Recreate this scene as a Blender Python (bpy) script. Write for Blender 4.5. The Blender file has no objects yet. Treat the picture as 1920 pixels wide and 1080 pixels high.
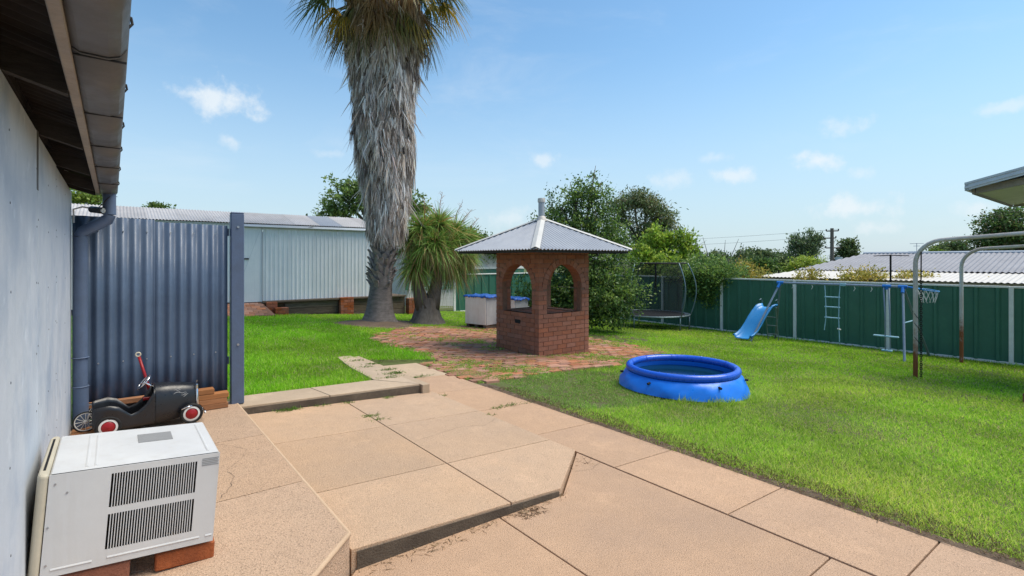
import bpy, math, random
import numpy as np
from mathutils import Vector, Matrix
random.seed(7); rng = np.random.default_rng(7)
SC = bpy.context.scene; COL = SC.collection; PI = math.pi; rad = math.radians

# ------------------------------------------------------------------ camera, sky, sun, exposure
cd = bpy.data.cameras.new('camera'); cam = bpy.data.objects.new('camera', cd); COL.objects.link(cam); SC.camera = cam
cd.sensor_width = 36; cd.lens = 18; cd.shift_y = -53/1920; cd.clip_start = .05; cd.clip_end = 3000
YAW = math.atan2(748, 960); cam.location = (0, 0, 1.61); cam.rotation_euler = (PI/2, 0, -YAW)
SUN_AZ, SUN_EL = rad(124), rad(62)            # azimuth from +Y towards +X
W = bpy.data.worlds.new('World'); SC.world = W; W.use_nodes = True
nt = W.node_tree; N = nt.nodes; L = nt.links; N.clear()
def nd(t, **k):
    n = N.new(t)
    for a, v in k.items(): setattr(n, a, v)
    return n
out = nd('ShaderNodeOutputWorld'); bg = nd('ShaderNodeBackground'); bg.inputs[1].default_value = .13
sky = nd('ShaderNodeTexSky', sky_type='NISHITA', sun_disc=False, sun_elevation=SUN_EL, sun_rotation=SUN_AZ, altitude=200, air_density=1.15, dust_density=.7, ozone_density=2.2)
geo = nd('ShaderNodeTexCoord')
DIR = geo.outputs['Generated']
def math_(op, a, b=None, clamp=False):
    n = nd('ShaderNodeMath', operation=op, use_clamp=clamp)
    for i, v in enumerate((a, b)):
        if v is None: continue
        if isinstance(v, (int, float)): n.inputs[i].default_value = v
        else: L.new(v, n.inputs[i])
    return n.outputs[0]
def dot_(v):
    n = nd('ShaderNodeVectorMath', operation='DOT_PRODUCT'); L.new(DIR, n.inputs[0]); n.inputs[1].default_value = v
    return n.outputs['Value']
nz = nd('ShaderNodeTexNoise'); nz.inputs['Scale'].default_value = 22; nz.inputs['Detail'].default_value = 7; nz.inputs['Roughness'].default_value = .6; L.new(DIR, nz.inputs['Vector'])
nf = math_('SUBTRACT', nz.outputs['Fac'], .5)
nw = nd('ShaderNodeTexNoise'); nw.inputs['Scale'].default_value = 3.2; nw.inputs['Detail'].default_value = 8; nw.inputs['Roughness'].default_value = .62; nw.inputs['Distortion'].default_value = .4
mp = nd('ShaderNodeMapping'); mp.inputs['Scale'].default_value = (1, 1, 3.2); L.new(DIR, mp.inputs['Vector']); L.new(mp.outputs[0], nw.inputs['Vector'])
wisp = nd('ShaderNodeMapRange', interpolation_type='SMOOTHSTEP'); wisp.inputs[1].default_value = .5; wisp.inputs[2].default_value = .85; wisp.inputs[4].default_value = .22; L.new(nw.outputs['Fac'], wisp.inputs[0])
cloud = wisp.outputs[0]
F_ = Vector((math.sin(YAW), math.cos(YAW), 0)); R_ = Vector((math.cos(YAW), -math.sin(YAW), 0)); U_ = Vector((0, 0, 1))
# small fair-weather clouds: azimuth offset, elevation offset, widths (tangent units), strength
for x, y, w, h, s in [(-.578,.328,.062,.036,.9),(-.55,.24,.02,.017,.65),(.656,.265,.05,.02,.6),(.6,.198,.036,.02,.85),(.958,.30,.036,.013,.5),(.052,.199,.034,.013,.6),(.661,.106,.07,.022,.8),(.427,.168,.045,.013,.7),(.312,.163,.036,.018,.5),(.703,.068,.036,.016,.6),(.396,.202,.03,.009,.4),(.685,.174,.02,.013,.5),(.0,.085,.06,.02,.5),(.917,.106,.05,.016,.55),(-.35,.21,.03,.01,.35),
        (-1.5,.4,.08,.04,.8),(1.6,.35,.09,.035,.8),(1.3,.15,.1,.03,.7),(-2.2,.25,.12,.04,.7)]:
    c = (F_ + R_*x + U_*y); ln = c.length; c.normalize()
    r = c.cross(U_).normalized(); u = r.cross(c).normalized()
    a = math_('DIVIDE', dot_(r), w/ln); b = math_('DIVIDE', dot_(u), h/ln)
    bb = math_('ADD', b, .25); 
    d2 = math_('SQRT', math_('ADD', math_('MULTIPLY', a, a), math_('MULTIPLY', bb, bb)))
    d2 = math_('SUBTRACT', d2, math_('MULTIPLY', nf, 4.2))
    m = nd('ShaderNodeMapRange', interpolation_type='SMOOTHSTEP'); L.new(d2, m.inputs[0])
    m.inputs[1].default_value = 1.3; m.inputs[2].default_value = -.15; m.inputs[3].default_value = 0; m.inputs[4].default_value = s*.9
    front = math_('GREATER_THAN', dot_(c), 0)
    cloud = math_('MAXIMUM', cloud, math_('MULTIPLY', m.outputs[0], front))
up = dot_((0, 0, 1))
hz = nd('ShaderNodeMapRange', interpolation_type='SMOOTHSTEP'); hz.inputs[1].default_value = .42; hz.inputs[2].default_value = -.02; hz.inputs[3].default_value = 0; hz.inputs[4].default_value = .8; L.new(up, hz.inputs[0])
tint = nd('ShaderNodeMix', data_type='RGBA', blend_type='MULTIPLY'); tint.inputs[0].default_value = 1; L.new(sky.outputs[0], tint.inputs['A']); tint.inputs['B'].default_value = (.76, .95, .97, 1)
mixh = nd('ShaderNodeMix', data_type='RGBA'); L.new(hz.outputs[0], mixh.inputs[0]); L.new(tint.outputs['Result'], mixh.inputs['A']); mixh.inputs['B'].default_value = (3.1, 3.72, 4.4, 1)
mixc = nd('ShaderNodeMix', data_type='RGBA'); L.new(cloud, mixc.inputs[0]); L.new(mixh.outputs['Result'], mixc.inputs['A']); mixc.inputs['B'].default_value = (4.7, 5.0, 5.2, 1)
L.new(mixc.outputs['Result'], bg.inputs[0]); L.new(bg.outputs[0], out.inputs[0])
sl = bpy.data.lights.new('sun', 'SUN'); so = bpy.data.objects.new('sun', sl); COL.objects.link(so)
sl.energy = 3.0; sl.angle = rad(40); sl.color = (1, .91, .77)
sd = Vector((math.sin(SUN_AZ)*math.cos(SUN_EL), math.cos(SUN_AZ)*math.cos(SUN_EL), math.sin(SUN_EL)))
so.rotation_euler = sd.to_track_quat('Z', 'Y').to_euler(); so.location = (10, 10, 20)
vs = SC.view_settings; vs.view_transform = 'Standard'; vs.look = 'None'; vs.gamma = 1; vs.exposure = .55; vs.use_curve_mapping = False
SC.cycles.max_bounces = 6; SC.cycles.transparent_max_bounces = 12

# ------------------------------------------------------------------ materials
def mat(name, col, rough=.75, var=.3, scale=4, col2=None, bump=0, bscale=80, metal=0, spec=.35, rnd=0, speck=0, sscale=220, coat=0, stretch=None, streak=None, stain=None, lowrust=None):
    m = bpy.data.materials.new(name); m.use_nodes = True; t = m.node_tree; n = t.nodes; l = t.links
    p = n['Principled BSDF']; p.inputs['Roughness'].default_value = rough; p.inputs['Metallic'].default_value = metal; p.inputs['Specular IOR Level'].default_value = spec
    if coat: p.inputs['Coat Weight'].default_value = coat; p.inputs['Coat Roughness'].default_value = .12
    g = n.new('ShaderNodeNewGeometry'); pos = g.outputs['Position']
    if stretch:
        mpn = n.new('ShaderNodeMapping'); mpn.inputs['Scale'].default_value = stretch; l.new(pos, mpn.inputs['Vector']); pos = mpn.outputs[0]
    def noise(sc, det=5, ro=.6, v=pos):
        q = n.new('ShaderNodeTexNoise'); q.inputs['Scale'].default_value = sc; q.inputs['Detail'].default_value = det; q.inputs['Roughness'].default_value = ro; l.new(v, q.inputs['Vector']); return q.outputs['Fac']
    def rng_(v, a, b, c=0, d=1):
        q = n.new('ShaderNodeMapRange'); q.inputs[1].default_value = a; q.inputs[2].default_value = b; q.inputs[3].default_value = c; q.inputs[4].default_value = d; l.new(v, q.inputs[0]); return q.outputs[0]
    def mix(f, a, b, bt='MIX'):
        q = n.new('ShaderNodeMix'); q.data_type = 'RGBA'; q.blend_type = bt
        for s, v in (('A', a), ('B', b)):
            if isinstance(v, tuple): q.inputs[s].default_value = (*v, 1)
            else: l.new(v, q.inputs[s])
        if isinstance(f, (int, float)): q.inputs[0].default_value = f
        else: l.new(f, q.inputs[0])
        return q.outputs['Result']
    c2 = col2 or tuple(x*(1-var) for x in col)
    c = mix(rng_(noise(scale), .35, .68), tuple(col), tuple(c2))
    c = mix(rng_(noise(scale*7), .3, .75, 0, .5), c, tuple((a+b)/2*(1-var*.8) for a, b in zip(col, c2)))
    if stain: c = mix(rng_(noise(stain[1], 7, .65), .48, .70, 0, stain[2]), c, tuple(stain[0])); c = mix(rng_(noise(stain[1]*2.7, 6, .7), .58, .74, 0, stain[2]*.7), c, tuple(min(1, x*1.35) for x in col))
    if speck: c = mix(rng_(noise(sscale, 3), .52, .7, 0, speck), c, tuple(x*.35 for x in col)); c = mix(rng_(noise(sscale*1.3, 2), .56, .72, 0, speck*.8), c, tuple(min(1, x*1.5) for x in col))
    if streak:
        mpn = n.new('ShaderNodeMapping'); mpn.inputs['Scale'].default_value = (9, 9, .7); l.new(g.outputs['Position'], mpn.inputs['Vector'])
        c = mix(rng_(noise(1.6, 6, .65, mpn.outputs[0]), .5, .8, 0, streak[1]), c, tuple(streak[0]))
    if lowrust:
        sx = n.new('ShaderNodeSeparateXYZ'); l.new(g.outputs['Position'], sx.inputs[0]); am = n.new('ShaderNodeMath'); am.operation = 'ADD'; l.new(rng_(sx.outputs['Z'], .75, -.3, -.25, .3), am.inputs[0]); l.new(noise(7, 6, .7), am.inputs[1])
        c = mix(rng_(am.outputs[0], .42, .72), c, tuple(lowrust))
    if rnd:
        o = n.new('ShaderNodeObjectInfo'); h = n.new('ShaderNodeHueSaturation'); ad = n.new('ShaderNodeMath'); ad.operation = 'ADD'; l.new(o.outputs['Random'], ad.inputs[0]); l.new(g.outputs['Random Per Island'], ad.inputs[1]); fa = n.new('ShaderNodeMath'); fa.operation = 'FRACT'; l.new(ad.outputs[0], fa.inputs[0]); l.new(rng_(fa.outputs[0], 0, 1, 1-rnd, 1+rnd), h.inputs['Value']); l.new(c, h.inputs['Color'])
        mm = n.new('ShaderNodeMath'); mm.operation = 'MULTIPLY'; mm.inputs[1].default_value = 7.31; l.new(fa.outputs[0], mm.inputs[0]); fr = n.new('ShaderNodeMath'); fr.operation = 'FRACT'; l.new(mm.outputs[0], fr.inputs[0])
        l.new(rng_(fr.outputs[0], 0, 1, 1-rnd*.6, 1+rnd*.6), h.inputs['Saturation']); c = h.outputs[0]
    l.new(c, p.inputs['Base Color'])
    if bump:
        b = n.new('ShaderNodeBump'); b.inputs['Strength'].default_value = min(1, bump); b.inputs['Distance'].default_value = .012; l.new(noise(bscale, 4), b.inputs['Height']); l.new(b.outputs[0], p.inputs['Normal'])
    rr = rng_(noise(scale*3), .3, .7, max(.02, rough-.1), min(1, rough+.1)); l.new(rr, p.inputs['Roughness'])
    return m
def leafmat(name, trans=.35, rough=.5, spec=.3):
    m = bpy.data.materials.new(name); m.use_nodes = True; t = m.node_tree; n = t.nodes; l = t.links
    p = n['Principled BSDF']; p.inputs['Roughness'].default_value = rough; p.inputs['Specular IOR Level'].default_value = spec
    a = n.new('ShaderNodeAttribute'); a.attribute_name = 'tint'; l.new(a.outputs['Color'], p.inputs['Base Color'])
    tr = n.new('ShaderNodeBsdfTranslucent'); h = n.new('ShaderNodeHueSaturation'); h.inputs['Value'].default_value = 1.25; h.inputs['Hue'].default_value = .49; l.new(a.outputs['Color'], h.inputs['Color']); l.new(h.outputs[0], tr.inputs[0])
    x = n.new('ShaderNodeMixShader'); x.inputs[0].default_value = trans; l.new(p.outputs[0], x.inputs[1]); l.new(tr.outputs[0], x.inputs[2]); l.new(x.outputs[0], n['Material Output'].inputs[0])
    return m
CONC = (.61, .405, .255)
MT = dict(
 conc=mat('concrete_tan', CONC, .88, .22, 1.1, (.54, .37, .245), .8, 150, rnd=.06, speck=.85, sscale=150, stain=((.44, .32, .23), .9, .5)),
 concu=mat('concrete_upper', (.57, .385, .255), .9, .24, 1.3, (.50, .34, .23), .9, 120, rnd=.05, speck=.9, sscale=120, stain=((.42, .30, .21), 1.1, .45)),
 concp=mat('concrete_path', (.60, .39, .25), .9, .24, 1.2, (.51, .335, .22), .8, 140, rnd=.07, speck=.85, sscale=140, stain=((.40, .275, .20), .8, .5)),
 nosing=mat('worn_nosing', (.58, .41, .27), .85, .2, 6, (.50, .35, .23), .4, 120, speck=.3, sscale=170),
 concg=mat('concrete_grey', (.54, .405, .28), .9, .3, 2.2, (.44, .33, .23), .5, 120, rnd=.06, speck=.35, sscale=190),
 kerbface=mat('concrete_dark_brown', (.16, .125, .09), .95, .5, 5, (.08, .06, .045), .7, 90, speck=.3),
 soil=mat('soil', (.17, .12, .08), .95, .5, 3, (.10, .07, .048), .8, 60, speck=.4, sscale=90),
 ground=mat('ground_turf', (.10, .15, .03), .95, .35, 1.2, (.10, .085, .04), .8, 50, speck=.3, sscale=60),
 wall=mat('painted_fibro', (.60, .635, .68), .6, .12, 1.6, (.50, .54, .60), .12, 30, streak=((.36, .42, .50), .3), rnd=.03, stain=((.33, .40, .50), 1.9, .85)),
 eaveshade=mat('dirty_iron_eave_shade', (.022, .021, .021), .85, .4, 5, (.035, .028, .025), .2, 40),  # grimy iron, darkened further so the shade under the eave sits in the colour
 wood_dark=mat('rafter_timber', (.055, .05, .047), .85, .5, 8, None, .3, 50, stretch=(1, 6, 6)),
 wood_grey=mat('fascia_timber', (.34, .30, .26), .75, .3, 6, (.26, .24, .22), .3, 60, streak=((.2, .17, .14), .5)),
 gutter=mat('gutter_paint', (.135, .130, .127), .5, .15, 5, (.105, .102, .10), .1, 40, streak=((.09, .085, .08), .3)),
 bluecorr=mat('blue_corrugated_paint', (.090, .130, .200), .4, .25, 3, (.068, .103, .165), .06, 60, spec=.45, streak=((.13, .17, .24), .35)),
 bluepost=mat('blue_post_paint', (.10, .14, .225), .5, .2, 8, (.09, .12, .18), .1, 60),
 bolt=mat('bolt_zinc', (.45, .46, .48), .4, .2, 20, metal=.8),
 white=mat('white_enamel', (.61, .61, .605), .4, .08, 3, (.56, .56, .56), .03, 40, spec=.45, streak=((.42, .38, .33), .28)),
 bezel=mat('aged_plastic', (.58, .52, .40), .5, .15, 6, None, .03, 40),
 dark=mat('dark_cavity', (.012, .012, .013), .8, .3, 10),
 greylab=mat('grey_label', (.26, .26, .26), .6, .1, 30, speck=.3, sscale=500),
 clay=mat('terracotta_brick', (.40, .13, .06), .88, .35, 9, (.25, .08, .04), .5, 90, rnd=.18, speck=.25, sscale=120),
 timber=mat('orange_timber', (.42, .19, .085), .8, .3, 9, None, .3, 70, stretch=(1, 7, 7), rnd=.12),
 brick=mat('brown_brick', (.36, .145, .085), .85, .25, 7, (.29, .115, .07), .5, 110, rnd=.12, speck=.3, sscale=150),
 mortar=mat('mortar', (.25, .135, .09), .95, .3, 20, None, .5, 150),
 paver=mat('paving_brick', (.44, .19, .11), .9, .4, 2.2, (.34, .19, .125), .5, 90, rnd=.24, speck=.35, sscale=110),
 galv=mat('galvanised_roof', (.40, .42, .455), .55, .18, 2.5, (.33, .35, .39), .05, 40, metal=.1, spec=.4, streak=((.28, .29, .32), .3)),
 galvold=mat('weathered_roof_sheet', (.54, .52, .51), .7, .22, 1.5, (.43, .41, .40), .1, 40, metal=0, rnd=.1, streak=((.26, .2, .17), .35)),
 roofgrey=mat('grey_iron_roof', (.30, .30, .32), .7, .2, 1.2, (.24, .24, .26), .05, 30),
 capping=mat('ridge_capping', (.60, .58, .54), .5, .12, 5, None, .05, 40),
 shedw=mat('shed_cladding', (.82, .84, .86), .45, .1, 1.4, (.74, .77, .80), .05, 30, metal=.1, spec=.45, rnd=.03, streak=((.45, .50, .56), .35)),
 sleeper=mat('weathered_sleeper', (.19, .145, .105), .9, .45, 7, (.10, .075, .055), .6, 60, stretch=(1, 6, 6), rnd=.15),
 green=mat('green_steel_fence', (.052, .175, .115), .48, .2, 2.2, (.042, .145, .095), .04, 40, spec=.4, streak=((.07, .20, .14), .3)),
 cream=mat('cream_post', (.88, .86, .81), .5, .15, 8, None, .06, 50, streak=((.62, .55, .46), .25)),
 poolw=mat('pool_vinyl', (.012, .22, .88), .36, .12, 6, (.010, .19, .80), .1, 14, spec=.5),
 poolr=mat('pool_rim_vinyl', (.008, .10, .62), .3, .1, 5, None, .05, 20, spec=.6),
 black=mat('black_paint', (.010, .011, .014), .34, .3, 9, (.016, .017, .021), .05, 50, spec=.5),
 rubber=mat('black_rubber', (.014, .014, .014), .7, .2, 20),
 red=mat('red_paint', (.33, .015, .02), .35, .2, 14, None, .03, 40),
 chrome=mat('chrome', (.75, .76, .78), .14, .12, 10, metal=1),
 wht=mat('white_paint', (.72, .71, .68), .5, .1, 10),
 steel=mat('grey_steel_tube', (.20, .27, .29), .4, .2, 9, metal=.5),
 mat_=mat('trampoline_mat', (.012, .013, .016), .8, .2, 9),
 slide=mat('slide_plastic', (.03, .25, .60), .34, .12, 5, (.05, .29, .62), .04, 30, spec=.5),
 bluejoint=mat('blue_plastic', (.02, .19, .62), .4, .1, 9),
 bluetube=mat('blue_grey_tube', (.26, .33, .43), .45, .2, 9, None, .03, 40),
 palebl=mat('pale_blue_plastic', (.32, .55, .68), .5, .15, 9),
 rust=mat('rusty_galvanised_pipe', (.66, .64, .61), .6, .2, 1.6, (.50, .42, .36), .35, 60, metal=.1, streak=((.40, .22, .12), .4), lowrust=(.24, .075, .025)),
 chain=mat('dark_chain', (.035, .03, .028), .6, .3, 30, metal=.6),
 bark=mat('palm_bark', (.21, .18, .165), .95, .5, 6, (.10, .085, .075), .9, 40, stretch=(1, 1, 3)),
 boot=mat('palm_leaf_base', (.36, .32, .30), .9, .5, 9, (.16, .135, .12), .7, 40),
 skirtcore=mat('skirt_thatch', (.40, .35, .31), .95, .5, 8, (.22, .18, .15), .9, 50, stretch=(3, 3, .5)),
 bark2=mat('grey_bark', (.21, .175, .145), .95, .45, 8, (.11, .092, .078), .9, 50, stretch=(2, 2, .6)),
 limb=mat('gum_limb', (.20, .16, .125), .9, .4, 4, None, .3, 30),
 cab=mat('cabinet_laminate', (.84, .78, .69), .6, .12, 3, (.76, .67, .56), .05, 40, streak=((.58, .44, .31), .4)),
 cab2=mat('cabinet_side', (.44, .43, .43), .6, .2, 5, streak=((.17, .16, .15), .4)),
 tarp=mat('blue_tarp', (.02, .12, .50), .45, .3, 12, (.03, .09, .30), .3, 25),
 colour_cream=mat('cream_roof', (.62, .58, .52), .55, .1, 2, streak=((.5, .46, .4), .3)),
 housewall=mat('tan_house_wall', (.30, .24, .15), .85, .2, 3),
 whitewall=mat('white_weatherboard', (.62, .61, .57), .7, .12, 3),
 fasciagr=mat('grey_gutter', (.56, .60, .65), .45, .12, 4, metal=.2),
 soffit=mat('soffit_lining', (.84, .83, .78), .8, .12, 4),
 pole=mat('pole_timber', (.20, .165, .14), .9, .3, 6, stretch=(4, 4, .5)),
 leaf=leafmat('foliage', .38, .45, .4), leafgum=leafmat('gum_foliage', .25, .5), grass=leafmat('grass_blade', .45, .65, .1), straw=leafmat('dead_frond', .25, .85, .1), frond=leafmat('frond', .3, .45, .4),
)
wm = bpy.data.materials.new('pool_water'); wm.use_nodes = True; q = wm.node_tree.nodes['Principled BSDF']; q.inputs['Base Color'].default_value = (.004, .03, .042, 1); q.inputs['Roughness'].default_value = .08; MT['water'] = wm
bn = wm.node_tree.nodes.new('ShaderNodeBump'); tn = wm.node_tree.nodes.new('ShaderNodeTexNoise'); tn.inputs['Scale'].default_value = 9; bn.inputs['Strength'].default_value = .12; wm.node_tree.links.new(tn.outputs[0], bn.inputs['Height']); wm.node_tree.links.new(bn.outputs[0], q.inputs['Normal'])
nm = bpy.data.materials.new('safety_net'); nm.use_nodes = True; t = nm.node_tree; q = t.nodes['Principled BSDF']; q.inputs['Base Color'].default_value = (.02, .02, .024, 1); q.inputs['Roughness'].default_value = .9
tr = t.nodes.new('ShaderNodeBsdfTransparent'); mx = t.nodes.new('ShaderNodeMixShader'); mx.inputs[0].default_value = .36; t.links.new(tr.outputs[0], mx.inputs[1]); t.links.new(q.outputs[0], mx.inputs[2]); t.links.new(mx.outputs[0], t.nodes['Material Output'].inputs[0]); MT['net'] = nm

# ------------------------------------------------------------------ builders
class MB:
    def __init__(s): s.v = []; s.f = []
    def add(s, vs, fs):
        o = len(s.v); s.v += [tuple(p) for p in vs]; s.f += [tuple(i+o for i in f) for f in fs]; return s
    def box(s, x0, x1, y0, y1, z0, z1, m=None):
        vs = [Vector((x, y, z)) for z in (z0, z1) for x, y in ((x0, y0), (x1, y0), (x1, y1), (x0, y1))]
        if m: vs = [m @ v for v in vs]
        return s.add(vs, [(3, 2, 1, 0), (4, 5, 6, 7), (0, 1, 5, 4), (1, 2, 6, 5), (2, 3, 7, 6), (3, 0, 4, 7)])
    def prism(s, poly, z0, z1):
        n = len(poly); zz = lambda z, x, y: z(x, y) if callable(z) else z
        vs = [(x, y, zz(z0, x, y)) for x, y in poly] + [(x, y, zz(z1, x, y)) for x, y in poly]
        return s.add(vs, [tuple(range(n-1, -1, -1)), tuple(range(n, 2*n))] + [(i, (i+1) % n, n+(i+1) % n, n+i) for i in range(n)])
    def tube(s, pts, r, n=8, caps=True):
        pts = [Vector(p) for p in pts]; rs = r if isinstance(r, (list, tuple)) else [r]*len(pts); o = len(s.v); prev = None
        for i, p in enumerate(pts):
            d = (pts[min(i+1, len(pts)-1)] - pts[max(i-1, 0)]).normalized()
            if prev is None: a = d.orthogonal().normalized()
            else: a = (prev - d*prev.dot(d)).normalized()
            prev = a; b = d.cross(a)
            for k in range(n):
                t = 2*PI*k/n; s.v.append(tuple(p + (a*math.cos(t)+b*math.sin(t))*rs[i]))
        for i in range(len(pts)-1):
            for k in range(n): s.f.append((o+i*n+k, o+i*n+(k+1) % n, o+(i+1)*n+(k+1) % n, o+(i+1)*n+k))
        if caps: s.f.append(tuple(o+k for k in range(n-1, -1, -1))); e = o+(len(pts)-1)*n; s.f.append(tuple(e+k for k in range(n)))
        return s
    def lathe(s, prof, n=32, c=(0, 0, 0), closed=False, m=None):
        o = len(s.v); k = len(prof)
        for i in range(n):
            t = 2*PI*i/n
            for r, z in prof:
                p = Vector((r*math.cos(t), r*math.sin(t), z))
                if m: p = m @ p
                s.v.append((p.x+c[0], p.y+c[1], p.z+c[2]))
        for i in range(n):
            for j in range(k if closed else k-1):
                j2 = (j+1) % k; i2 = (i+1) % n
                s.f.append((o+i*k+j, o+i2*k+j, o+i2*k+j2, o+i*k+j2))
        return s
    def torus(s, R, r, n=32, k=10, c=(0, 0, 0), m=None, sq=1):
        return s.lathe([(R+r*math.cos(2*PI*j/k), r*sq*math.sin(2*PI*j/k)) for j in range(k)], n, c, True, m)
    def grid(s, rows):
        o = len(s.v); w = len(rows[0])
        for r in rows: s.v += [tuple(p) for p in r]
        for i in range(len(rows)-1):
            for j in range(w-1): s.f.append((o+i*w+j, o+i*w+j+1, o+(i+1)*w+j+1, o+(i+1)*w+j))
        return s
    def build(s, name, m, parent=None, smooth=False, bevel=0, solid=0, world=True, seg=1):
        me = bpy.data.meshes.new(name); off = Vector((0, 0, 0))
        if parent is not None and world: off = wloc(parent)
        me.from_pydata([(x-off.x, y-off.y, z-off.z) for x, y, z in s.v], [], s.f); me.materials.append(MT[m] if isinstance(m, str) else m)
        if smooth:
            me.polygons.foreach_set('use_smooth', [True]*len(me.polygons))
            if smooth == 'auto': me.set_sharp_from_angle(angle=rad(40))
        o = bpy.data.objects.new(name, me); COL.objects.link(o); o.parent = parent
        if solid: k = o.modifiers.new('solid', 'SOLIDIFY'); k.thickness = solid; k.offset = 0
        if bevel: k = o.modifiers.new('bevel', 'BEVEL'); k.width = bevel; k.segments = seg; k.limit_method = 'ANGLE'
        return o
def wloc(o):
    v = Vector((0, 0, 0))
    while o is not None: v += Vector(o.location); o = o.parent
    return v
def tag(o, label, cat=None, group=None, kind=None):
    o['label'] = label
    if cat: o['category'] = cat
    if group: o['group'] = group
    if kind: o['kind'] = kind
    return o
def thing(name, loc, label, cat, group=None, rz=0):
    o = bpy.data.objects.new(name, None); COL.objects.link(o); o.location = loc; o.rotation_euler = (0, 0, rz); o.empty_display_size = .2
    return tag(o, label, cat, group)
def B(x0, x1, y0, y1, z0, z1): return MB().box(x0, x1, y0, y1, z0, z1)
def inst(src, name, parent, loc, rot=(0, 0, 0), scale=(1, 1, 1)):
    o = bpy.data.objects.new(name, src.data); COL.objects.link(o); o.parent = parent; o.location = loc; o.rotation_euler = rot; o.scale = scale
    return o
def npmesh(name, V, F, tint=None, m='leaf', parent=None, smooth=False):
    """V (n,3) world, F (m,k) constant polygon size"""
    off = np.array(wloc(parent)) if parent is not None else np.zeros(3)
    me = bpy.data.meshes.new(name); n, k = F.shape
    me.vertices.add(len(V)); me.vertices.foreach_set('co', (V-off).astype(np.float32).ravel())
    me.loops.add(n*k); me.loops.foreach_set('vertex_index', F.astype(np.int32).ravel())
    me.polygons.add(n); me.polygons.foreach_set('loop_start', np.arange(0, n*k, k, dtype=np.int32))
    if smooth: me.polygons.foreach_set('use_smooth', np.ones(n, dtype=bool))
    me.update(calc_edges=True)
    if tint is not None:
        a = me.color_attributes.new('tint', 'FLOAT_COLOR', 'POINT'); a.data.foreach_set('color', np.concatenate([tint, np.ones((len(tint), 1))], 1).astype(np.float32).ravel())
    me.materials.append(MT[m]); o = bpy.data.objects.new(name, me); COL.objects.link(o); o.parent = parent
    return o
def unit(a): return a/np.maximum(np.linalg.norm(a, axis=1, keepdims=True), 1e-9)
def strips(P, D, Lh, Wd, droop, seg, side=None):
    """blade strips: base P, direction D, length, width, droop(0..1+) -> V,F with seg quads tapering to a point-ish"""
    n = len(P); D = unit(D); side = unit(np.cross(D, rng.normal(size=(n, 3)))) if side is None else side
    out = []
    for i in range(seg+1):
        t = i/seg; c = P + D*(Lh*t)[:, None]; c[:, 2] -= droop*Lh*t*t
        w = (Wd*(1-t**1.6*.92)*.5)[:, None]
        out += [c - side*w, c + side*w]
    V = np.stack(out, 1).reshape(-1, 3); k = 2*(seg+1)
    b = (np.arange(n)*k)[:, None, None]; q = np.array([[2*i, 2*i+1, 2*i+3, 2*i+2] for i in range(seg)])[None]
    return V, (b+q).reshape(-1, 4), k
def cards(P, D, Nn, ln, wd):
    """diamond leaves"""
    D = unit(D); S = unit(np.cross(D, Nn)); l = ln[:, None]; w = wd[:, None]*.5
    U = unit(np.cross(S, D))
    V = np.stack([P, P + D*l*.45 + S*w + U*w*.3, P + D*l, P + D*l*.45 - S*w + U*w*.3], 1).reshape(-1, 3)
    F = (np.arange(len(P))*4)[:, None] + np.arange(4)[None]
    return V, F
def tints(cols, n, k, jit=.2, pick=None):
    cols = np.array(cols); i = rng.integers(0, len(cols), n) if pick is None else pick
    t = cols[i]*(1+rng.normal(size=(n, 1))*jit)*(1+rng.normal(size=(n, 3))*jit*.25)
    return np.repeat(np.clip(t, .004, .9), k, 0)
def crown(name, parent, blobs, cols, leaf=.09, clump=.22, lpc=26, m='leaf', updir=0., asp=.5, shell=.55, fr=None):
    """blobs: (x,y,z,rx,ry,rz,clumps)"""
    Ps = []; Ds = []; Pk = []
    for bx, by, bz, rx, ry, rz, nc in blobs:
        d = unit(rng.normal(size=(nc, 3))); r = rng.random(nc)**(1-shell)
        lump = 1+.22*np.sin(d[:, 0]*5+bx)+.18*np.sin(d[:, 2]*6+by*2)
        c = np.array([bx, by, bz]) + d*np.array([rx, ry, rz])*(r*lump)[:, None]
        cc = np.repeat(c, lpc, 0); dd = np.repeat(d, lpc, 0)
        sz = np.repeat(clump*(.5+rng.random(nc)), lpc)[:, None]
        Ps.append(cc + rng.normal(size=(nc*lpc, 3))*sz*np.array([.55, .55, .42])); Ds.append(dd*.6 + rng.normal(size=(nc*lpc, 3))*.8 + np.array([0, 0, updir]))
        Pk.append(np.repeat(rng.integers(0, len(cols), nc), lpc))
    P = np.concatenate(Ps); D = np.concatenate(Ds); pk = np.concatenate(Pk); n = len(P)
    mixk = rng.random(n) < .35; pk = np.where(mixk, rng.integers(0, len(cols), n), pk)
    Nn = rng.normal(size=(n, 3)) + np.array([0, 0, .8]); ln = leaf*(.6+.8*rng.random(n)); V, F = cards(P, D, Nn, ln, ln*asp)
    return npmesh(name, V, F, tints(cols, n, 4, .18, pk), m, parent)
def G(x): return .20-.061*min(max(x, 0), 20)

def lift(x, y):
    x = np.asarray(x, float); y = np.asarray(y, float)
    d = np.interp(x, [.9, 2.9], [.172, .112])-(.20-.061*np.clip(x, 0, 20)); d = np.where(x > 2.9, np.interp(x, [2.9, 4.6], [.089, 0]), d)
    return np.clip(d, 0, 1)*np.clip((13-y)/4, 0, 1)*(y > 5.52)
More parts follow.
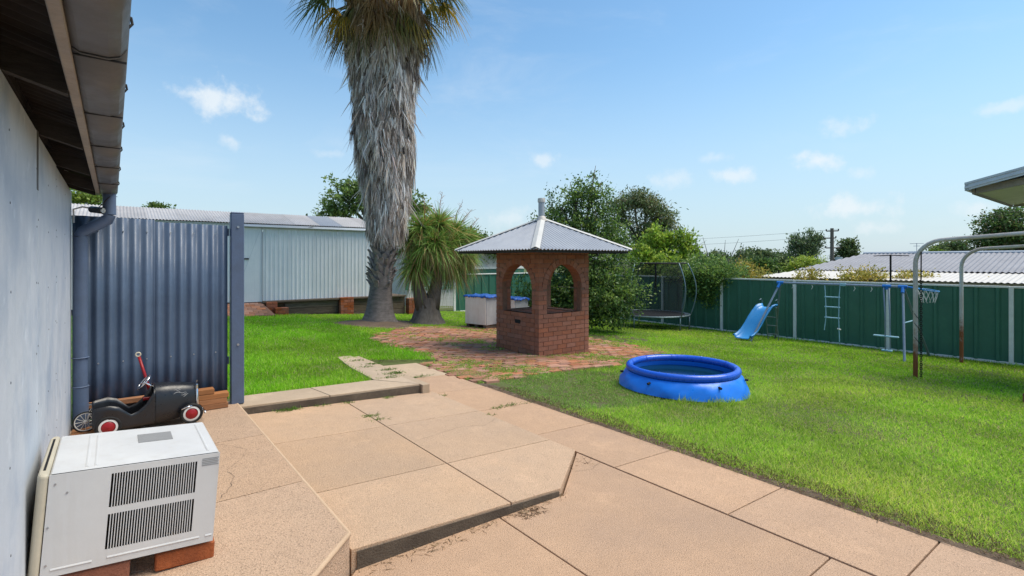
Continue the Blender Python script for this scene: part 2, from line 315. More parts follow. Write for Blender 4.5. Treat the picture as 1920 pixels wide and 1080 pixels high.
# ------------------------------------------------------------------ ground
def patio(x, y): return (x < 3.81 and y < 5.52) or (2.55 < x < 3.81 and y < 7.4)
xs = sorted(set([2.3, 2.7, 2.9, 3.5, 4.0, 1.3, -600, -200, -60, -20, -8, -4, -1, -.29, -.1, .5, .95, 1.8, 2.53, 2.57, 3.2, 3.79, 3.82] + [4.2+.6*i for i in range(27)] + [22, 30, 45, 70, 120, 300, 900]))
ys = sorted(set([-600, -100, -30, -10, -5, -3, -1.5, 0, 1, 2, 3, 4, 5, 5.5, 5.54, 6, 6.5, 7, 7.38, 7.42] + [8+.7*i for i in range(20)] + [25, 35, 50, 80, 150, 400, 1200]))
def gz(x, y):
    if patio(x, y): return -.16 if x > -.2 else .0
    return G(x) - .015 + .012*math.sin(x*1.7)*math.cos(y*1.3) + float(lift(x, y))*(x < 2.56 or y > 7.7)
g = MB().grid([[(x, y, gz(x, y)) for x in xs] for y in ys]); g.f = [f[::-1] if False else f for f in g.f]
tag(g.build('ground', 'ground', smooth=False), 'gently sloping backyard ground under the lawn', kind='structure')

# ------------------------------------------------------------------ concrete: upper slab, step slab, lower pad, path, kerb
pat = thing('patio', (0, 0, 0), 'tan concrete patio of two stepped levels with scored joints', None); pat['kind'] = 'structure'
g = .0045
def slab(poly, z1, z0=-.14, m='conc', par=pat, bev=.004, nm='slab'):
    c = (sum(p[0] for p in poly)/len(poly), sum(p[1] for p in poly)/len(poly))
    return MB().prism(poly, z0, z1).build(nm, m, par, bevel=bev, seg=2)
zu = lambda x, y: .208 - .004*x
zm = lambda x, y: .112 - .046*(x-.965)
zp = lambda x, y: .004 - .045*max(0, x-3.06)
zl = lambda x, y: 0.0
# upper
slab([(-.30, 1.62), (0-.02, 1.62), (.965, 2.605), (.965, 3.387-g), (-.30, 3.387-g)], zu, m='concu', bev=.002)
slab([(-.30, 3.387+g), (.965, 3.387+g), (.965, 4.487-g), (-.30, 4.487-g)], zu, m='concu', bev=.002)
slab([(-.30, 4.487+g), (.965, 4.487+g), (.965, 5.75), (-.30, 5.75)], zu, m='concu', bev=.002)
MB().tube([(-.02, 1.625, .196), (.958, 2.602, .192), (.958, 5.60, .192)], .0150, 10).build('nosing', 'nosing', pat, smooth='auto')
# step slab
a, b, c2 = .971, 2.0, 3.053
slab([(a, 2.60), (b-g, 2.575), (b-g, 3.375-g), (a, 3.375-g)], zm)
slab([(b+g, 2.575), (2.42, 2.565), (c2, 3.06), (c2, 3.375-g), (b+g, 3.375-g)], zm)
for y0, y1 in ((3.375, 4.48), (4.48, 5.50)):
    slab([(a, y0+g), (b-g, y0+g), (b-g, y1-g), (a, y1-g)], zm); slab([(b+g, y0+g), (c2, y0+g), (c2, y1-g), (b+g, y1-g)], zm)
# lower pad
pad = thing('lower_pad', (0, 0, 0), 'low tan concrete pad in front of the step', None); pad['kind'] = 'structure'
low = [[(-.3, 1.125+g), (1.905-g, 1.125+g), (1.905-g, 2.58), (1.0, 2.60), (0, 1.6), (-.3, 1.6)], [(1.905+g, 1.125+g), (3.055, 1.125+g), (3.055, 3.04), (2.43, 2.55), (1.905+g, 2.57)],
       [(-.3, -2), (1.905-g, -2), (1.905-g, 1.125-g), (-.3, 1.125-g)], [(1.905+g, -2), (3.055, -2), (3.055, 1.125-g), (1.905+g, 1.125-g)]]
for p in low: slab(p, zl, m='concp', par=pad)
# path strip
pth = thing('path', (0, 0, 0), 'tan concrete path strip along the lawn edge', None); pth['kind'] = 'structure'
yj = [-2.0, -.1, .82, 1.714, 2.638, 3.568, 4.499, 5.42, 6.33, 7.36]
for i, (y0, y1) in enumerate(zip(yj, yj[1:])):
    r = 3.79
    slab([(3.065, y0+g), (r, y0+g), (r+.01, y1-g), (3.065, y1-g)], zp, m='concp' if i < 8 else 'concg', par=pth)
# hairline cracks in the slabs
def crack(pts, zf, par, w=.0022):
    m = MB(); pp_ = []
    for (xa, ya), (xb, yb) in zip(pts, pts[1:]):
        for f in np.linspace(0, 1, 6)[:-1]: pp_.append((xa+(xb-xa)*f+random.gauss(0, .006), ya+(yb-ya)*f+random.gauss(0, .006)))
    pp_.append(pts[-1]); rows = []
    for i, (x, y) in enumerate(pp_):
        ww = w*random.uniform(.4, 1.3)*(.3 if i in (0, len(pp_)-1) else 1); q = pp_[min(i+1, len(pp_)-1)]; p = pp_[max(i-1, 0)]; d = Vector((q[0]-p[0], q[1]-p[1], 0)).normalized(); rows.append([(x-d.y*ww, y+d.x*ww, zf(x, y)+.0012), (x+d.y*ww, y-d.x*ww, zf(x, y)+.0012)])
    m.grid(rows).build('crack', 'kerbface', par)
crack([(2.02, 3.95), (2.3, 4.02), (2.55, 4.10), (2.8, 4.02), (3.04, 4.15)], zm, pat, .0012)
crack([(.50, 3.42), (.56, 3.55), (.62, 3.72), (.60, 3.85)], zu, pat, .0018); crack([(.60, 3.85), (.72, 4.05), (.78, 4.2), (.70, 4.35), (.58, 4.48)], zu, pat, .001)
crack([(2.75, 2.80), (2.9, 2.72), (3.05, 2.79)], zl, pad, .0012)
# kerb + apron around the left lawn
krb = thing('kerb', (0, 0, 0), 'grey concrete edging strip and kerb around the left lawn', None); krb['kind'] = 'structure'
zk = lambda x, y: .19 - .030*(x-.97)
for p in ([(.975, 5.515), (1.82, 5.505), (1.75, 5.96), (.975, 5.96)], [(1.83, 5.505), (2.88, 5.49), (2.50, 5.97), (1.76, 5.96)], [(2.885, 5.50), (2.885, 6.02), (2.52, 5.98)],
          [(2.52, 5.99), (2.885, 6.03), (2.885, 6.75), (2.55, 6.75)], [(2.55, 6.76), (2.885, 6.76), (2.885, 7.2), (2.60, 7.2)], [(2.60, 7.21), (2.885, 7.21), (2.885, 7.75), (2.68, 7.75)]):
    slab(p, zk, m='concg', par=krb)
slab([(2.895, 5.44), (2.99, 5.44), (2.99, 7.68), (2.895, 7.68)], lambda x, y: .125, m='concg', par=krb, nm='kerb_stone')
# dark brown riser skins, a few millimetres proud of the concrete
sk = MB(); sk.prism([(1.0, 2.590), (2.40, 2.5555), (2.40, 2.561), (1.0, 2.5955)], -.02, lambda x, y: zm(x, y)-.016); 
tag(sk.build('riser', 'kerbface', pat), 'dark brown riser of the step')
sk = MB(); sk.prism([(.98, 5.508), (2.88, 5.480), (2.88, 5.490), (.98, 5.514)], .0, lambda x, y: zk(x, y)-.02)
tag(sk.build('riser', 'kerbface', krb), 'dark brown face of the lawn kerb')

# ------------------------------------------------------------------ left outbuilding: wall sheets, rafters, fascia, gutter, downpipe
ob = thing('outbuilding', (-.274, 5.65, .2), 'pale blue grey sheet-clad outbuilding with open eaves and brown gutter', 'building')
WX = -.274
for y0, y1, zt in ((-2.5, .6, 2.2), (.606, 3.187, 2.2), (3.193, 4.187, 2.19), (4.193, 5.648, 2.18)):
    B(WX-.012, WX, y0, y1, .2, zt).build('wall_sheet', 'wall', ob, bevel=.003)
B(-3.3, WX-.02, 5.60, 5.645, .0, 2.9).build('end_wall', 'wall', ob); B(-3.3, -3.25, -2.5, 5.6, 0, 2.9).build('rear_wall', 'wall', ob); B(-3.3, WX-.02, -2.55, -2.5, 0, 2.9).build('end_wall', 'wall', ob)
nl = None
for yy in (.63, 1.2, 1.8, 2.4, 3.16, 3.22, 3.7, 4.16, 4.22, 4.9, 5.6):
    for zz in (.35, .62, .9, 1.2, 1.5, 1.8, 2.05):
        p = Vector((WX, yy+random.uniform(-.02, .02), zz+random.uniform(-.05, .05)))
        if nl is None: nl = MB().lathe([(0, .0016), (.004, .001), (.005, 0)], 8, m=Matrix.Rotation(PI/2, 4, 'Y')).build('nail', 'dark', ob, world=False); nl.location = p-Vector(ob.location)
        else: inst(nl, 'nail', ob, p-Vector(ob.location))
B(WX-.004, WX+.003, 3.165, 3.215, 1.93, 2.2).build('cover_strip', 'gutter', ob)
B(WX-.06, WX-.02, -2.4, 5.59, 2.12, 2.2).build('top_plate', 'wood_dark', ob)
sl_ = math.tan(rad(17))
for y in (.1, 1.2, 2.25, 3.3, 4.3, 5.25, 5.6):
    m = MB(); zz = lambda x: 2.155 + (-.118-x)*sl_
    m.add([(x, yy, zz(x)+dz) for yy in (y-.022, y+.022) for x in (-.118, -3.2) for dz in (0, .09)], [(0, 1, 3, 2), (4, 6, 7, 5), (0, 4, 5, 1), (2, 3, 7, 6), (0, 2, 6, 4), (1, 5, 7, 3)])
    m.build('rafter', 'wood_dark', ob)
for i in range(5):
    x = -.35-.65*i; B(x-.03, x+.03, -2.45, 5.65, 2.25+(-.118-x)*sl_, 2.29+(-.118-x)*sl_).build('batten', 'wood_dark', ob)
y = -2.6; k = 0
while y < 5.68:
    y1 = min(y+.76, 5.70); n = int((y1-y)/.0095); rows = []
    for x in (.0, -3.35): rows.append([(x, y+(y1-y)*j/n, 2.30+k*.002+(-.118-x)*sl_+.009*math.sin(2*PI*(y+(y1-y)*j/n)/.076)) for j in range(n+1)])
    MB().grid(rows).build('roof_sheet', 'eaveshade', ob, smooth=True); y += .755; k = 1-k
B(-.116, -.088, -2.6, 5.66, 2.165, 2.33).build('fascia', 'wood_grey', ob, bevel=.003)
gp = [(-.086, 2.285), (-.086, 2.175), (-.070, 2.165), (-.01, 2.163), (.016, 2.172), (.030, 2.195), (.033, 2.24), (.026, 2.262), (.036, 2.272), (.036, 2.286), (.028, 2.29)]
gpi = [(-.083, 2.285), (-.083, 2.179), (-.01, 2.169), (.012, 2.178), (.025, 2.2), (.027, 2.24), (.022, 2.285)]
gj = [-2.6, 1.05, 1.8, 2.5, 3.2, 3.9, 4.75, 5.66]
gut = None
for i, (y0, y1) in enumerate(zip(gj, gj[1:])):
    dz = .002*(i % 2)+.0015*math.sin(i*2.1); yy = [y0-.012, y1]
    m = MB().grid([[(x, q, z+dz) for x, z in gp] for q in yy]); o = m.build('gutter', 'gutter', ob, smooth='auto', solid=.003)
    B(-.086, .030, y1-.004, y1+.004, 2.159, 2.163).build('gutter_joint', 'dark', o, world=True)
    MB().tube([(.034, y1, 2.262), (.043, y1, 2.275), (.040, y1, 2.292), (.03, y1, 2.295)], .004, 6).build('bracket', 'wood_dark', ob)
m = MB(); m.add([(x, 5.662, z) for x, z in gp[:8]], [tuple(range(8))]); m.build('gutter_end', 'gutter', ob)
dp = MB().tube([(-.025, 5.50, 2.165), (-.025, 5.50, 1.99)], .046, 14); dp.build('downpipe_outlet', 'bluepost', ob, smooth='auto')
dp = MB().tube([(-.025, 5.50, 1.99), (-.035, 5.505, 1.95), (-.20, 5.54, 1.84), (-.212, 5.54, 1.80)], .046, 14); dp.build('downpipe_elbow', 'bluepost', ob, smooth='auto')
dp = MB().tube([(-.212, 5.54, 1.80), (-.212, 5.54, .55)], .047, 14); dp.build('downpipe', 'bluepost', ob, smooth='auto')
dp = MB().tube([(-.212, 5.54, .56), (-.212, 5.54, .205)], .053, 14); dp.build('downpipe_shoe', 'bluepost', ob, smooth='auto')
for z in (.56, .8): MB().torus(.052, .006, 16, 6, (-.212, 5.54, z)).build('downpipe_band', 'bluepost', ob, smooth=True)
sc_ = thing('security_camera', (-.25, 5.62, 1.9), 'small black bullet security camera fixed above the downpipe bend', 'camera')
MB().tube([(-.14, 5.52, 2.03), (-.02-.05, 5.40, 2.015)], .028, 12).build('housing', 'black', sc_, smooth='auto')
MB().tube([(-.07, 5.40, 2.015), (-.062, 5.392, 2.014)], .020, 12).build('lens', 'chrome', sc_)
MB().tube([(-.26, 5.63, 1.92), (-.26, 5.60, 2.03), (-.2, 5.56, 2.05), (-.13, 5.51, 2.035)], .007, 6).build('bracket', 'wht', sc_); MB().tube([(-.105, 5.47, 2.03), (-.02, 5.45, 2.14)], .004, 6).build('cable', 'black', sc_)

# ------------------------------------------------------------------ blue corrugated screen + post
bs = thing('corrugated_screen', (.3, 5.66, .2), 'dark blue corrugated iron screen beside the downpipe', 'screen')
X0, X1 = -.27, .885
for i, (xa, xb, zt, dy) in enumerate(((X0, .30, 1.985, 0), (.295, X1, 1.955, .004))):
    n = int((xb-xa)/.0075); rows = []
    for z in (.245, .7, 1.2, zt): rows.append([(xa+(xb-xa)*j/n, 5.66+dy+.0125*math.sin(2*PI*(xa+(xb-xa)*j/n)/.0865), z-.02*((xa+(xb-xa)*j/n)-xa)*(z > 1.5)) for j in range(n+1)])
    MB().grid(rows).build('corrugated_sheet', 'bluecorr', bs, smooth=True, solid=.0015)
for z in (.62, 1.88): B(X0, .90, 5.68, 5.72, z-.035, z+.035).build('rail', 'bluepost', bs)
B(.905, 1.02, 5.60, 5.69, .195, 2.06).build('post', 'bluepost', bs, bevel=.006); MB().prism([(.905, 5.60), (1.02, 5.60), (1.02, 5.69), (.905, 5.69)], 2.0601, 2.075).build('post_cap', 'bluepost', bs, bevel=.006)
for x in (-.1, .07, .24, .42, .6, .78):
    for z in (.72, 1.86): MB().tube([(x, 5.649, z), (x, 5.641, z)], .006, 8).build('bolt', 'bolt', bs)
for z in (.78, 1.93): MB().tube([(.965, 5.602, z), (.965, 5.592, z)], .011, 8).build('bolt', 'bolt', bs)

# ------------------------------------------------------------------ window air conditioner
ac = thing('air_conditioner', (-.262, 2.765, .338), 'old white window air conditioner resting on bricks against the wall', 'appliance'); ac.rotation_euler = (0, rad(4.3), 0)
DX, DY, HZ = .633, .580, .408
m = MB(); m.box(.03, DX, .012, DY, 0, HZ); m.f = [m.f[0], m.f[1], m.f[3], m.f[4], m.f[5]]
m.build('case', 'white', ac, world=False, bevel=.006)
def rects(x0, x1, z0, z1, holes):
    mm = MB(); xsx = sorted({x0, x1, *[h[0] for h in holes], *[h[1] for h in holes]}); zsz = sorted({z0, z1, *[h[2] for h in holes], *[h[3] for h in holes]})
    for xa, xb in zip(xsx, xsx[1:]):
        for za, zb in zip(zsz, zsz[1:]):
            cx, cz = (xa+xb)/2, (za+zb)/2
            if not any(h[0] < cx < h[1] and h[2] < cz < h[3] for h in holes): mm.add([(xa, 0, za), (xb, 0, za), (xb, 0, zb), (xa, 0, zb)], [(0, 1, 2, 3)])
    return mm
HO = [(.23, .543, .239, .381), (.23, .543, .064, .211)]
rects(.03, DX, 0, HZ, HO).build('side_panel', 'white', ac, world=False, solid=.004)
B(.20, .58, .06, .09, .02, .395).build('coil', 'dark', ac, world=False)
s0 = MB().box(-.0017, .0017, -.0025, .012, 0, 1).build('slat', 'white', ac, world=False); first = True
for h in HO:
    for i in range(1, 33):
        x = h[0] + (h[1]-h[0])*i/33
        if first: s0.location = (x, 0, h[2]); s0.scale = (1, 1, h[3]-h[2]); first = False
        else: inst(s0, 'slat', ac, (x, 0, h[2]), scale=(1, 1, h[3]-h[2]))
m = MB(); m.prism([(-.008, .03), (.0, .0), (.028, -.004), (.028, DY+.004), (.0, DY), (-.008, DY-.03)], -.01, HZ+.004); m.build('front_bezel', 'bezel', ac, world=False, bevel=.012, seg=3)
B(.006, .014, .06, DY-.06, HZ+.0045, HZ+.006).build('vent_slot', 'dark', ac, world=False)
B(.33, .47, .31, .45, HZ, HZ+.0025).build('top_label', 'greylab', ac, world=False)
for x in (.145, .175, .590): MB().tube([(x, .05, HZ-.003), (x, DY-.05, HZ-.003)], .007, 8).build('pressed_rib', 'white', ac, world=False, smooth='auto')
for x0, x1, z in ((.06, .19, .028), (.24, .575, .030), (.60, .625, .030)): MB().tube([(x0, .002, z), (x1, .002, z)], .007, 8).build('pressed_rib', 'white', ac, world=False, smooth='auto')
for i in range(5): B(.562, .63-.004*(i % 2), -.0035, -.0026, .357+.0075*i, .360+.0075*i).build('label_line', 'greylab', ac, world=False)
for x, z in ((.05, .37), (.09, .33), (.04, .2), (.045, .05)): MB().tube([(x, -.0025, z), (x, -.005, z)], .004, 8).build('screw', 'bolt', ac, world=False)
for (x, y), hb, lab in (((.262, 2.83), .079, 'red brick propping the open end of the air conditioner'), ((-.06, 2.83), .105, 'red brick under the air conditioner close to the wall')):
    o = tag(MB().box(-.115, .115, -.055, .055, 0, hb).build('loose_brick', 'clay', bevel=.006), lab, 'brick', 'bricks under the air conditioner'); o.location = (x, y, .209); o.rotation_euler = (0, rad(3.4), rad(-1.5))

# ------------------------------------------------------------------ pedal car, cart, bricks and timber by the screen
pc = thing('pedal_car', (-.13, 5.27, .209), 'black vintage pedal car with red hubs parked by the screen', 'pedal car', rz=rad(2))
def loft(sec, closed=False):
    return MB().grid(sec)
sec = []
def usec(x, w, zb, zt, flare=0):   # open U section from near rim down round to far rim
    pts = []
    for k in range(0, 5): t = k/4; pts.append((x, -w/2-flare*(1-t), zt+(zb+.03-zt)*t))
    for k in range(1, 4): a_ = PI+k*PI/8*1; pts.append((x, -w/2+.03-.03*math.cos(k*PI/8), zb+.03-.03*math.sin(k*PI/8)))
    pts += [(x, -y_, z_) for (_, y_, z_) in reversed(pts)]
    return pts
prof = [(0, .25, .075, .235, .012), (.02, .29, .07, .245, .014), (.10, .31, .06, .255, .014), (.16, .31, .05, .235, .01), (.205, .30, .045, .19, .004), (.24, .29, .045, .155, 0), (.29, .28, .045, .175, 0), (.34, .275, .045, .22, 0), (.385, .27, .045, .30, 0), (.40, .27, .045, .335, 0)]
MB().grid([usec(*p) for p in prof]).build('tub', 'black', pc, world=False, smooth=True, solid=.007)
m = MB(); m.add(usec(*prof[0]), [tuple(range(16))]); m.build('tub_back', 'black', pc, world=False, solid=.006)
def cow(x, w, zb, zt, sq=.6):
    r = []
    for k in range(25):
        t = k/24*PI; y_ = -w/2*math.copysign(abs(math.cos(t))**sq, math.cos(t)); z_ = zb+(zt-zb)*(math.sin(t)**sq if math.sin(t) > 0 else 0); r.append((x, y_, z_))
    return r
MB().grid([cow(.392, .272, .05, .345), (cow(.41, .272, .05, .352)), cow(.50, .25, .055, .345), cow(.60, .22, .06, .33), cow(.685, .19, .065, .312), cow(.70, .17, .07, .30)]).build('bonnet', 'black', pc, world=False, smooth=True, solid=.004)
B(.03, .20, -.13, .13, .085, .115).build('seat', 'black', pc, world=False, bevel=.01)
m = MB(); m.add(cow(.702, .17, .07, .30), [tuple(range(25))]); m.build('radiator', 'dark', pc, world=False)
m = MB(); m.tube(cow(.706, .176, .075, .302), .011, 8); m.build('grille_shell', 'chrome', pc, world=False, smooth=True)
m = MB(); m.prism([(.70, -.085), (.716, -.07), (.716, .07), (.70, .085)], .27, .318); m.build('grille_top', 'chrome', pc, world=False, bevel=.01, seg=2)
for y_ in np.linspace(-.06, .06, 7): MB().tube([(.708, y_, .075), (.708, y_, .28)], .003, 6).build('grille_bar', 'chrome', pc, world=False)
MB().tube([(.712, 0, .318), (.716, 0, .337)], .006, 6).build('radiator_cap', 'chrome', pc, world=False)
m = MB().tube([(.755, -.15, .075), (.765, -.1, .075), (.765, .1, .075), (.755, .15, .075)], .009, 8); m.build('bumper', 'chrome', pc, world=False, smooth=True); MB().tube([(.69, 0, .07), (.765, 0, .075)], .008, 6).build('bumper_bracket', 'chrome', pc, world=False)
B(.10, .66, -.07, .07, .050, .062).build('chassis', 'black', pc, world=False)
for x in (.095, .655): MB().tube([(x, -.165, .085), (x, .165, .085)], .008, 8).build('axle', 'bolt', pc, world=False)
for i, (x, s) in enumerate(((.095, -1), (.655, -1), (.095, 1), (.655, 1))):
    w = bpy.data.objects.new('wheel', None); COL.objects.link(w); w.parent = pc; w.location = (x, .155*s, .087)
    Mx = Matrix.Rotation(PI/2, 4, 'X')
    MB().torus(.073, .0135, 32, 10, m=Mx).build('tyre', 'rubber', w, world=False, smooth=True)
    MB().lathe([(.062, -.008), (.062, .008)] and [(.047, -.011), (.063, -.007), (.063, .007), (.047, .011)], 28, closed=True, m=Mx).build('rim', 'wht', w, world=False, smooth='auto')
    MB().lathe([(.0, -.02), (.012, -.018), (.03, -.012), (.048, -.006), (.048, .006), (.03, .012), (.012, .018), (0, .02)], 24, m=Mx).build('hub', 'red', w, world=False, smooth=True)
for s in (-1, 1):
    MB().grid([[(.655+.104*math.cos(t), s*yy, .087+.104*math.sin(t)) for t in np.linspace(.35, PI*.92, 14)] for yy in (.125, .185)]).build('mudguard', 'black', pc, world=False, smooth=True, solid=.004) if s > 0 else None
MB().tube([(.58, -.166, .135), (.62, -.168, .15), (.655, -.168, .155)], .006, 6).build('trim', 'chrome', pc, world=False, smooth=True)
Ms = Matrix.Rotation(rad(52), 4, 'Y')
MB().torus(.068, .0055, 32, 8, (.335, 0, .375), m=Matrix.Rotation(rad(-50), 4, 'Y')).build('steering_wheel', 'chrome', pc, world=False, smooth=True)
for a_ in (0, 2.1, 4.2): 
    e = Matrix.Rotation(rad(-50), 4, 'Y') @ Vector((.066*math.cos(a_), .066*math.sin(a_), 0)); MB().tube([(.335, 0, .375), (.335+e.x, e.y, .375+e.z)], .004, 6).build('spoke', 'chrome', pc, world=False)
MB().tube([(.335, 0, .375), (.43, 0, .30)], .006, 6).build('steering_column', 'chrome', pc, world=False)
# flame motif, raised enamel strokes on the near bonnet side
for i, (x, z, ln) in enumerate(((.53, .262, .05), (.535, .282, .045), (.55, .30, .035), (.57, .272, .05), (.585, .255, .045), (.60, .238, .04))):
    pts = []
    for t in np.linspace(0, 1, 5):
        xx = x+ln*t; zz_ = z+.012*math.sin(t*3+i); ww = np.interp(xx, [.41, .5, .6, .685], [.272, .25, .22, .19]); zt = np.interp(xx, [.41, .5, .6, .685], [.352, .345, .33, .312]); sn = min(1, max(0, (zz_-.055)/(zt-.055)))**(1/.6); cs = math.sqrt(max(0, 1-sn*sn))**.6
        pts.append((xx, -ww/2*cs-.002, zz_))
    MB().tube(pts, [.0008, .003, .0035, .0025, .0008], 5).build('flame_decal', 'greylab', pc, world=False)
ct = thing('hand_cart', (-.15, 5.48, .209), 'low timber hand cart with white spoked wheels and red pull handle behind the car', 'cart')
B(-.10, .42, 5.47, 5.58, .25, .275).build('tray', 'timber', ct, bevel=.004)
for x, y, z in ((-.175, 5.38, .30), (-.165, 5.56, .325)):
    w = bpy.data.objects.new('wheel', None); COL.objects.link(w); w.parent = ct; w.location = Vector((x, y, z))-Vector(ct.location); w.rotation_euler = (0, 0, rad(6)); Mx = Matrix.Rotation(PI/2, 4, 'X')
    MB().torus(.078, .006, 32, 8, m=Mx).build('tyre', 'rubber', w, world=False, smooth=True); MB().torus(.070, .0045, 32, 8, m=Mx).build('rim', 'wht', w, world=False, smooth=True); MB().lathe([(0, -.018), (.014, -.016), (.014, .016), (0, .018)], 14, m=Mx).build('hub', 'wht', w, world=False)
    for k in range(12): MB().tube([(0, 0, 0), (.07*math.cos(k*PI/6), 0, .07*math.sin(k*PI/6))], .0022, 5).build('spoke', 'wht', w, world=False)
MB().tube([(-.17, 5.36, .30), (-.16, 5.58, .32)], .006, 6).build('axle', 'bolt', ct)
MB().tube([(.262, 5.44, .42), (.215, 5.48, .62), (.178, 5.51, .765)], [.012, .012, .011], 10).build('handle', 'red', ct, smooth=True)
MB().torus(.017, .006, 16, 8, (.172, 5.515, .785), m=Matrix.Rotation(PI/2, 4, 'X')).build('handle_loop', 'bezel', ct, smooth=True)
B(.20, .29, 5.41, 5.47, .40, .425).build('pivot', 'red', ct, bevel=.004); B(.235, .285, 5.43, 5.455, .27, .40).build('pivot_stem', 'red', ct)
tag(B(-.262, -.10, 5.22, 5.52, .21, .222).build('plywood_offcut', 'timber'), 'thin plywood offcut lying against the wall under the cart wheels', 'board')
tag(B(-.20, .44, 5.56, 5.63, .36, .40).build('timber_plank', 'timber', bevel=.003), 'orange timber plank lying along the foot of the blue screen', 'timber')
tag(B(-.14, .0, 5.56, 5.63, .21, .36).build('support_block', 'timber', bevel=.003), 'timber block holding up the plank near the downpipe', 'timber'); tag(B(.28, .42, 5.565, 5.63, .21, .36).build('support_block', 'timber', bevel=.003), 'timber block holding up the plank end behind the bonnet', 'timber')
for x0, x1, z, lab in ((.60, .865, .209, 'lowest clay paver of the stack beside the blue post'), (.61, .855, .257, 'second clay paver up in the stack beside the blue post'), (.615, .87, .305, 'third clay paver up, sticking out of the stack by the post'), (.54, .75, .355, 'topmost clay paver on the stack beside the blue post')):
    tag(B(x0, x1, 5.50, 5.60, z, z+.046).build('clay_paver', 'timber', bevel=.003), lab, 'paver', 'pavers stacked by the blue post')

# ------------------------------------------------------------------ brick barbecue pavilion
PX0, PX1, PY0, PY1, PB, PT = 6.20, 7.52, 7.15, 8.48, -.27, 1.80
pv = thing('barbecue_pavilion', (6.86, 7.815, -.22), 'square brown brick barbecue pavilion with arches and a pyramid iron roof', 'pavilion')
CH = .0857; BL = .23; GP = .010; TH = .225; DP = .105; ZB = PT-24*CH
def face_bricks(org, u, nrm, Wd, name, keep):
    """org: corner on outer face at z=0, u along face, nrm outward"""
    u = Vector(u); nrm = Vector(nrm); cx = Wd/2; Rr = .465; spr = 1.06; sill = ZB+10*CH; ringo = Rr+.11
    outb = []
    for k in range(24):
        z0 = ZB+k*CH; z1 = z0+CH-GP; zc = (z0+z1)/2
        a0, a1 = (0, Wd) if k % 2 == keep else (.11+GP, Wd-.11-GP)
        cuts = [(a0, a1)]
        if zc > sill:
            if zc < spr: h = Rr
            else:
                dz = zc-spr; h = math.sqrt(max(0, ringo**2-dz*dz)) if dz < ringo else 0
            if spr <= zc and h == 0: pass
            else: cuts = [(a0, cx-h-(GP if zc >= spr else 0)), (cx+h+(GP if zc >= spr else 0), a1)]
        for s0_, s1_ in cuts:
            p = s0_
            if cuts[0][1] < cx and s0_ > cx: # mirror bond on the far jamb
                q = s1_
                while q > s0_+.03:
                    st = max(s0_, q-BL); 
                    if st-s0_ < .05: st = s0_
                    outb.append((st, q, z0, z1)); q = st-GP
            else:
                while p < s1_-.03:
                    e = min(p+BL, s1_)
                    if s1_-e < .05: e = s1_
                    outb.append((p, e, z0, z1)); p = e+GP
    res = []
    for s0_, s1_, z0, z1 in outb:
        m = MB(); pr = random.uniform(-.003, .003)
        o3 = Vector(org)+u*s0_+Vector((0, 0, z0)); L_ = s1_-s0_
        if name is None and 0: continue
        c = [o3+u*a_+nrm*(pr-b_)+Vector((0, 0, h_)) for h_ in (0, z1-z0) for a_, b_ in ((0, 0), (L_, 0), (L_, DP+pr), (0, DP+pr))]
        m.add(c, [(3, 2, 1, 0), (4, 5, 6, 7), (0, 1, 5, 4), (1, 2, 6, 5), (2, 3, 7, 6), (3, 0, 4, 7)]); res.append(m)
    for k in range(10, 24):
        z0 = ZB+k*CH; z1 = z0+CH-GP
        if (z0+z1)/2 < spr:
            for s0_, s1_ in ((cx-Rr-.075, cx-Rr), (cx+Rr, cx+Rr+.075)):
                m = MB(); o3 = Vector(org)+Vector((0, 0, z0)); c = [o3+u*a_-nrm*b_+Vector((0, 0, h_)) for h_ in (0, z1-z0) for a_, b_ in ((s0_, .115), (s1_, .115), (s1_, TH-.004), (s0_, TH-.004))]
                m.add(c, [(3, 2, 1, 0), (4, 5, 6, 7), (0, 1, 5, 4), (1, 2, 6, 5), (2, 3, 7, 6), (3, 0, 4, 7)]); res.append(m)
    nv = 17
    for i in range(nv):
        t0 = PI*i/nv+.008; t1 = PI*(i+1)/nv-.008; m = MB(); pr = random.uniform(.001, .005)
        pts = [(cx-r_*math.cos(t), spr+r_*math.sin(t)) for r_, t in ((Rr, t0), (ringo, t0), (ringo, t1), (Rr, t1))]
        c = [Vector(org)+u*a_+Vector((0, 0, z_))+nrm*d_ for d_ in (pr, -TH+.004) for a_, z_ in pts]
        m.add(c, [(0, 1, 2, 3), (7, 6, 5, 4), (0, 4, 5, 1), (1, 5, 6, 2), (2, 6, 7, 3), (3, 7, 4, 0)]); res.append(m)
    # mortar core
    mc = MB(); rin = .010; rs = Rr+.008
    def wallstrip(pa):  # polygon list in (a,z)
        c = [Vector(org)+u*a_+Vector((0, 0, z_))+nrm*d_ for d_ in (-rin, -TH+rin) for a_, z_ in pa]; n_ = len(pa)
        mc.add(c, [tuple(range(n_)), tuple(range(2*n_-1, n_-1, -1))]+[(i, n_+i, n_+(i+1) % n_, (i+1) % n_) for i in range(n_)])
    e = .012
    wallstrip([(e, ZB), (Wd-e, ZB), (Wd-e, sill-GP), (e, sill-GP)]); wallstrip([(e, sill-GP), (cx-rs, sill-GP), (cx-rs, spr), (e, spr)]); wallstrip([(cx+rs, sill-GP), (Wd-e, sill-GP), (Wd-e, spr), (cx+rs, spr)])
    arc = [(cx-rs*math.cos(PI*i/20), spr+rs*math.sin(PI*i/20)) for i in range(21)]
    top = PT-.006
    tp = [(e+(Wd-2*e)*i/20, top) for i in range(21)]
    for i in range(20): wallstrip([arc[i], arc[i+1], tp[i+1], tp[i]])
    wallstrip([(e, spr), (cx-rs, spr), (e, top)]); wallstrip([(cx+rs, spr), (Wd-e, spr), (Wd-e, top)])
    mc.build('mortar', 'mortar', pv)
    return res
nb = 0; rear = MB()
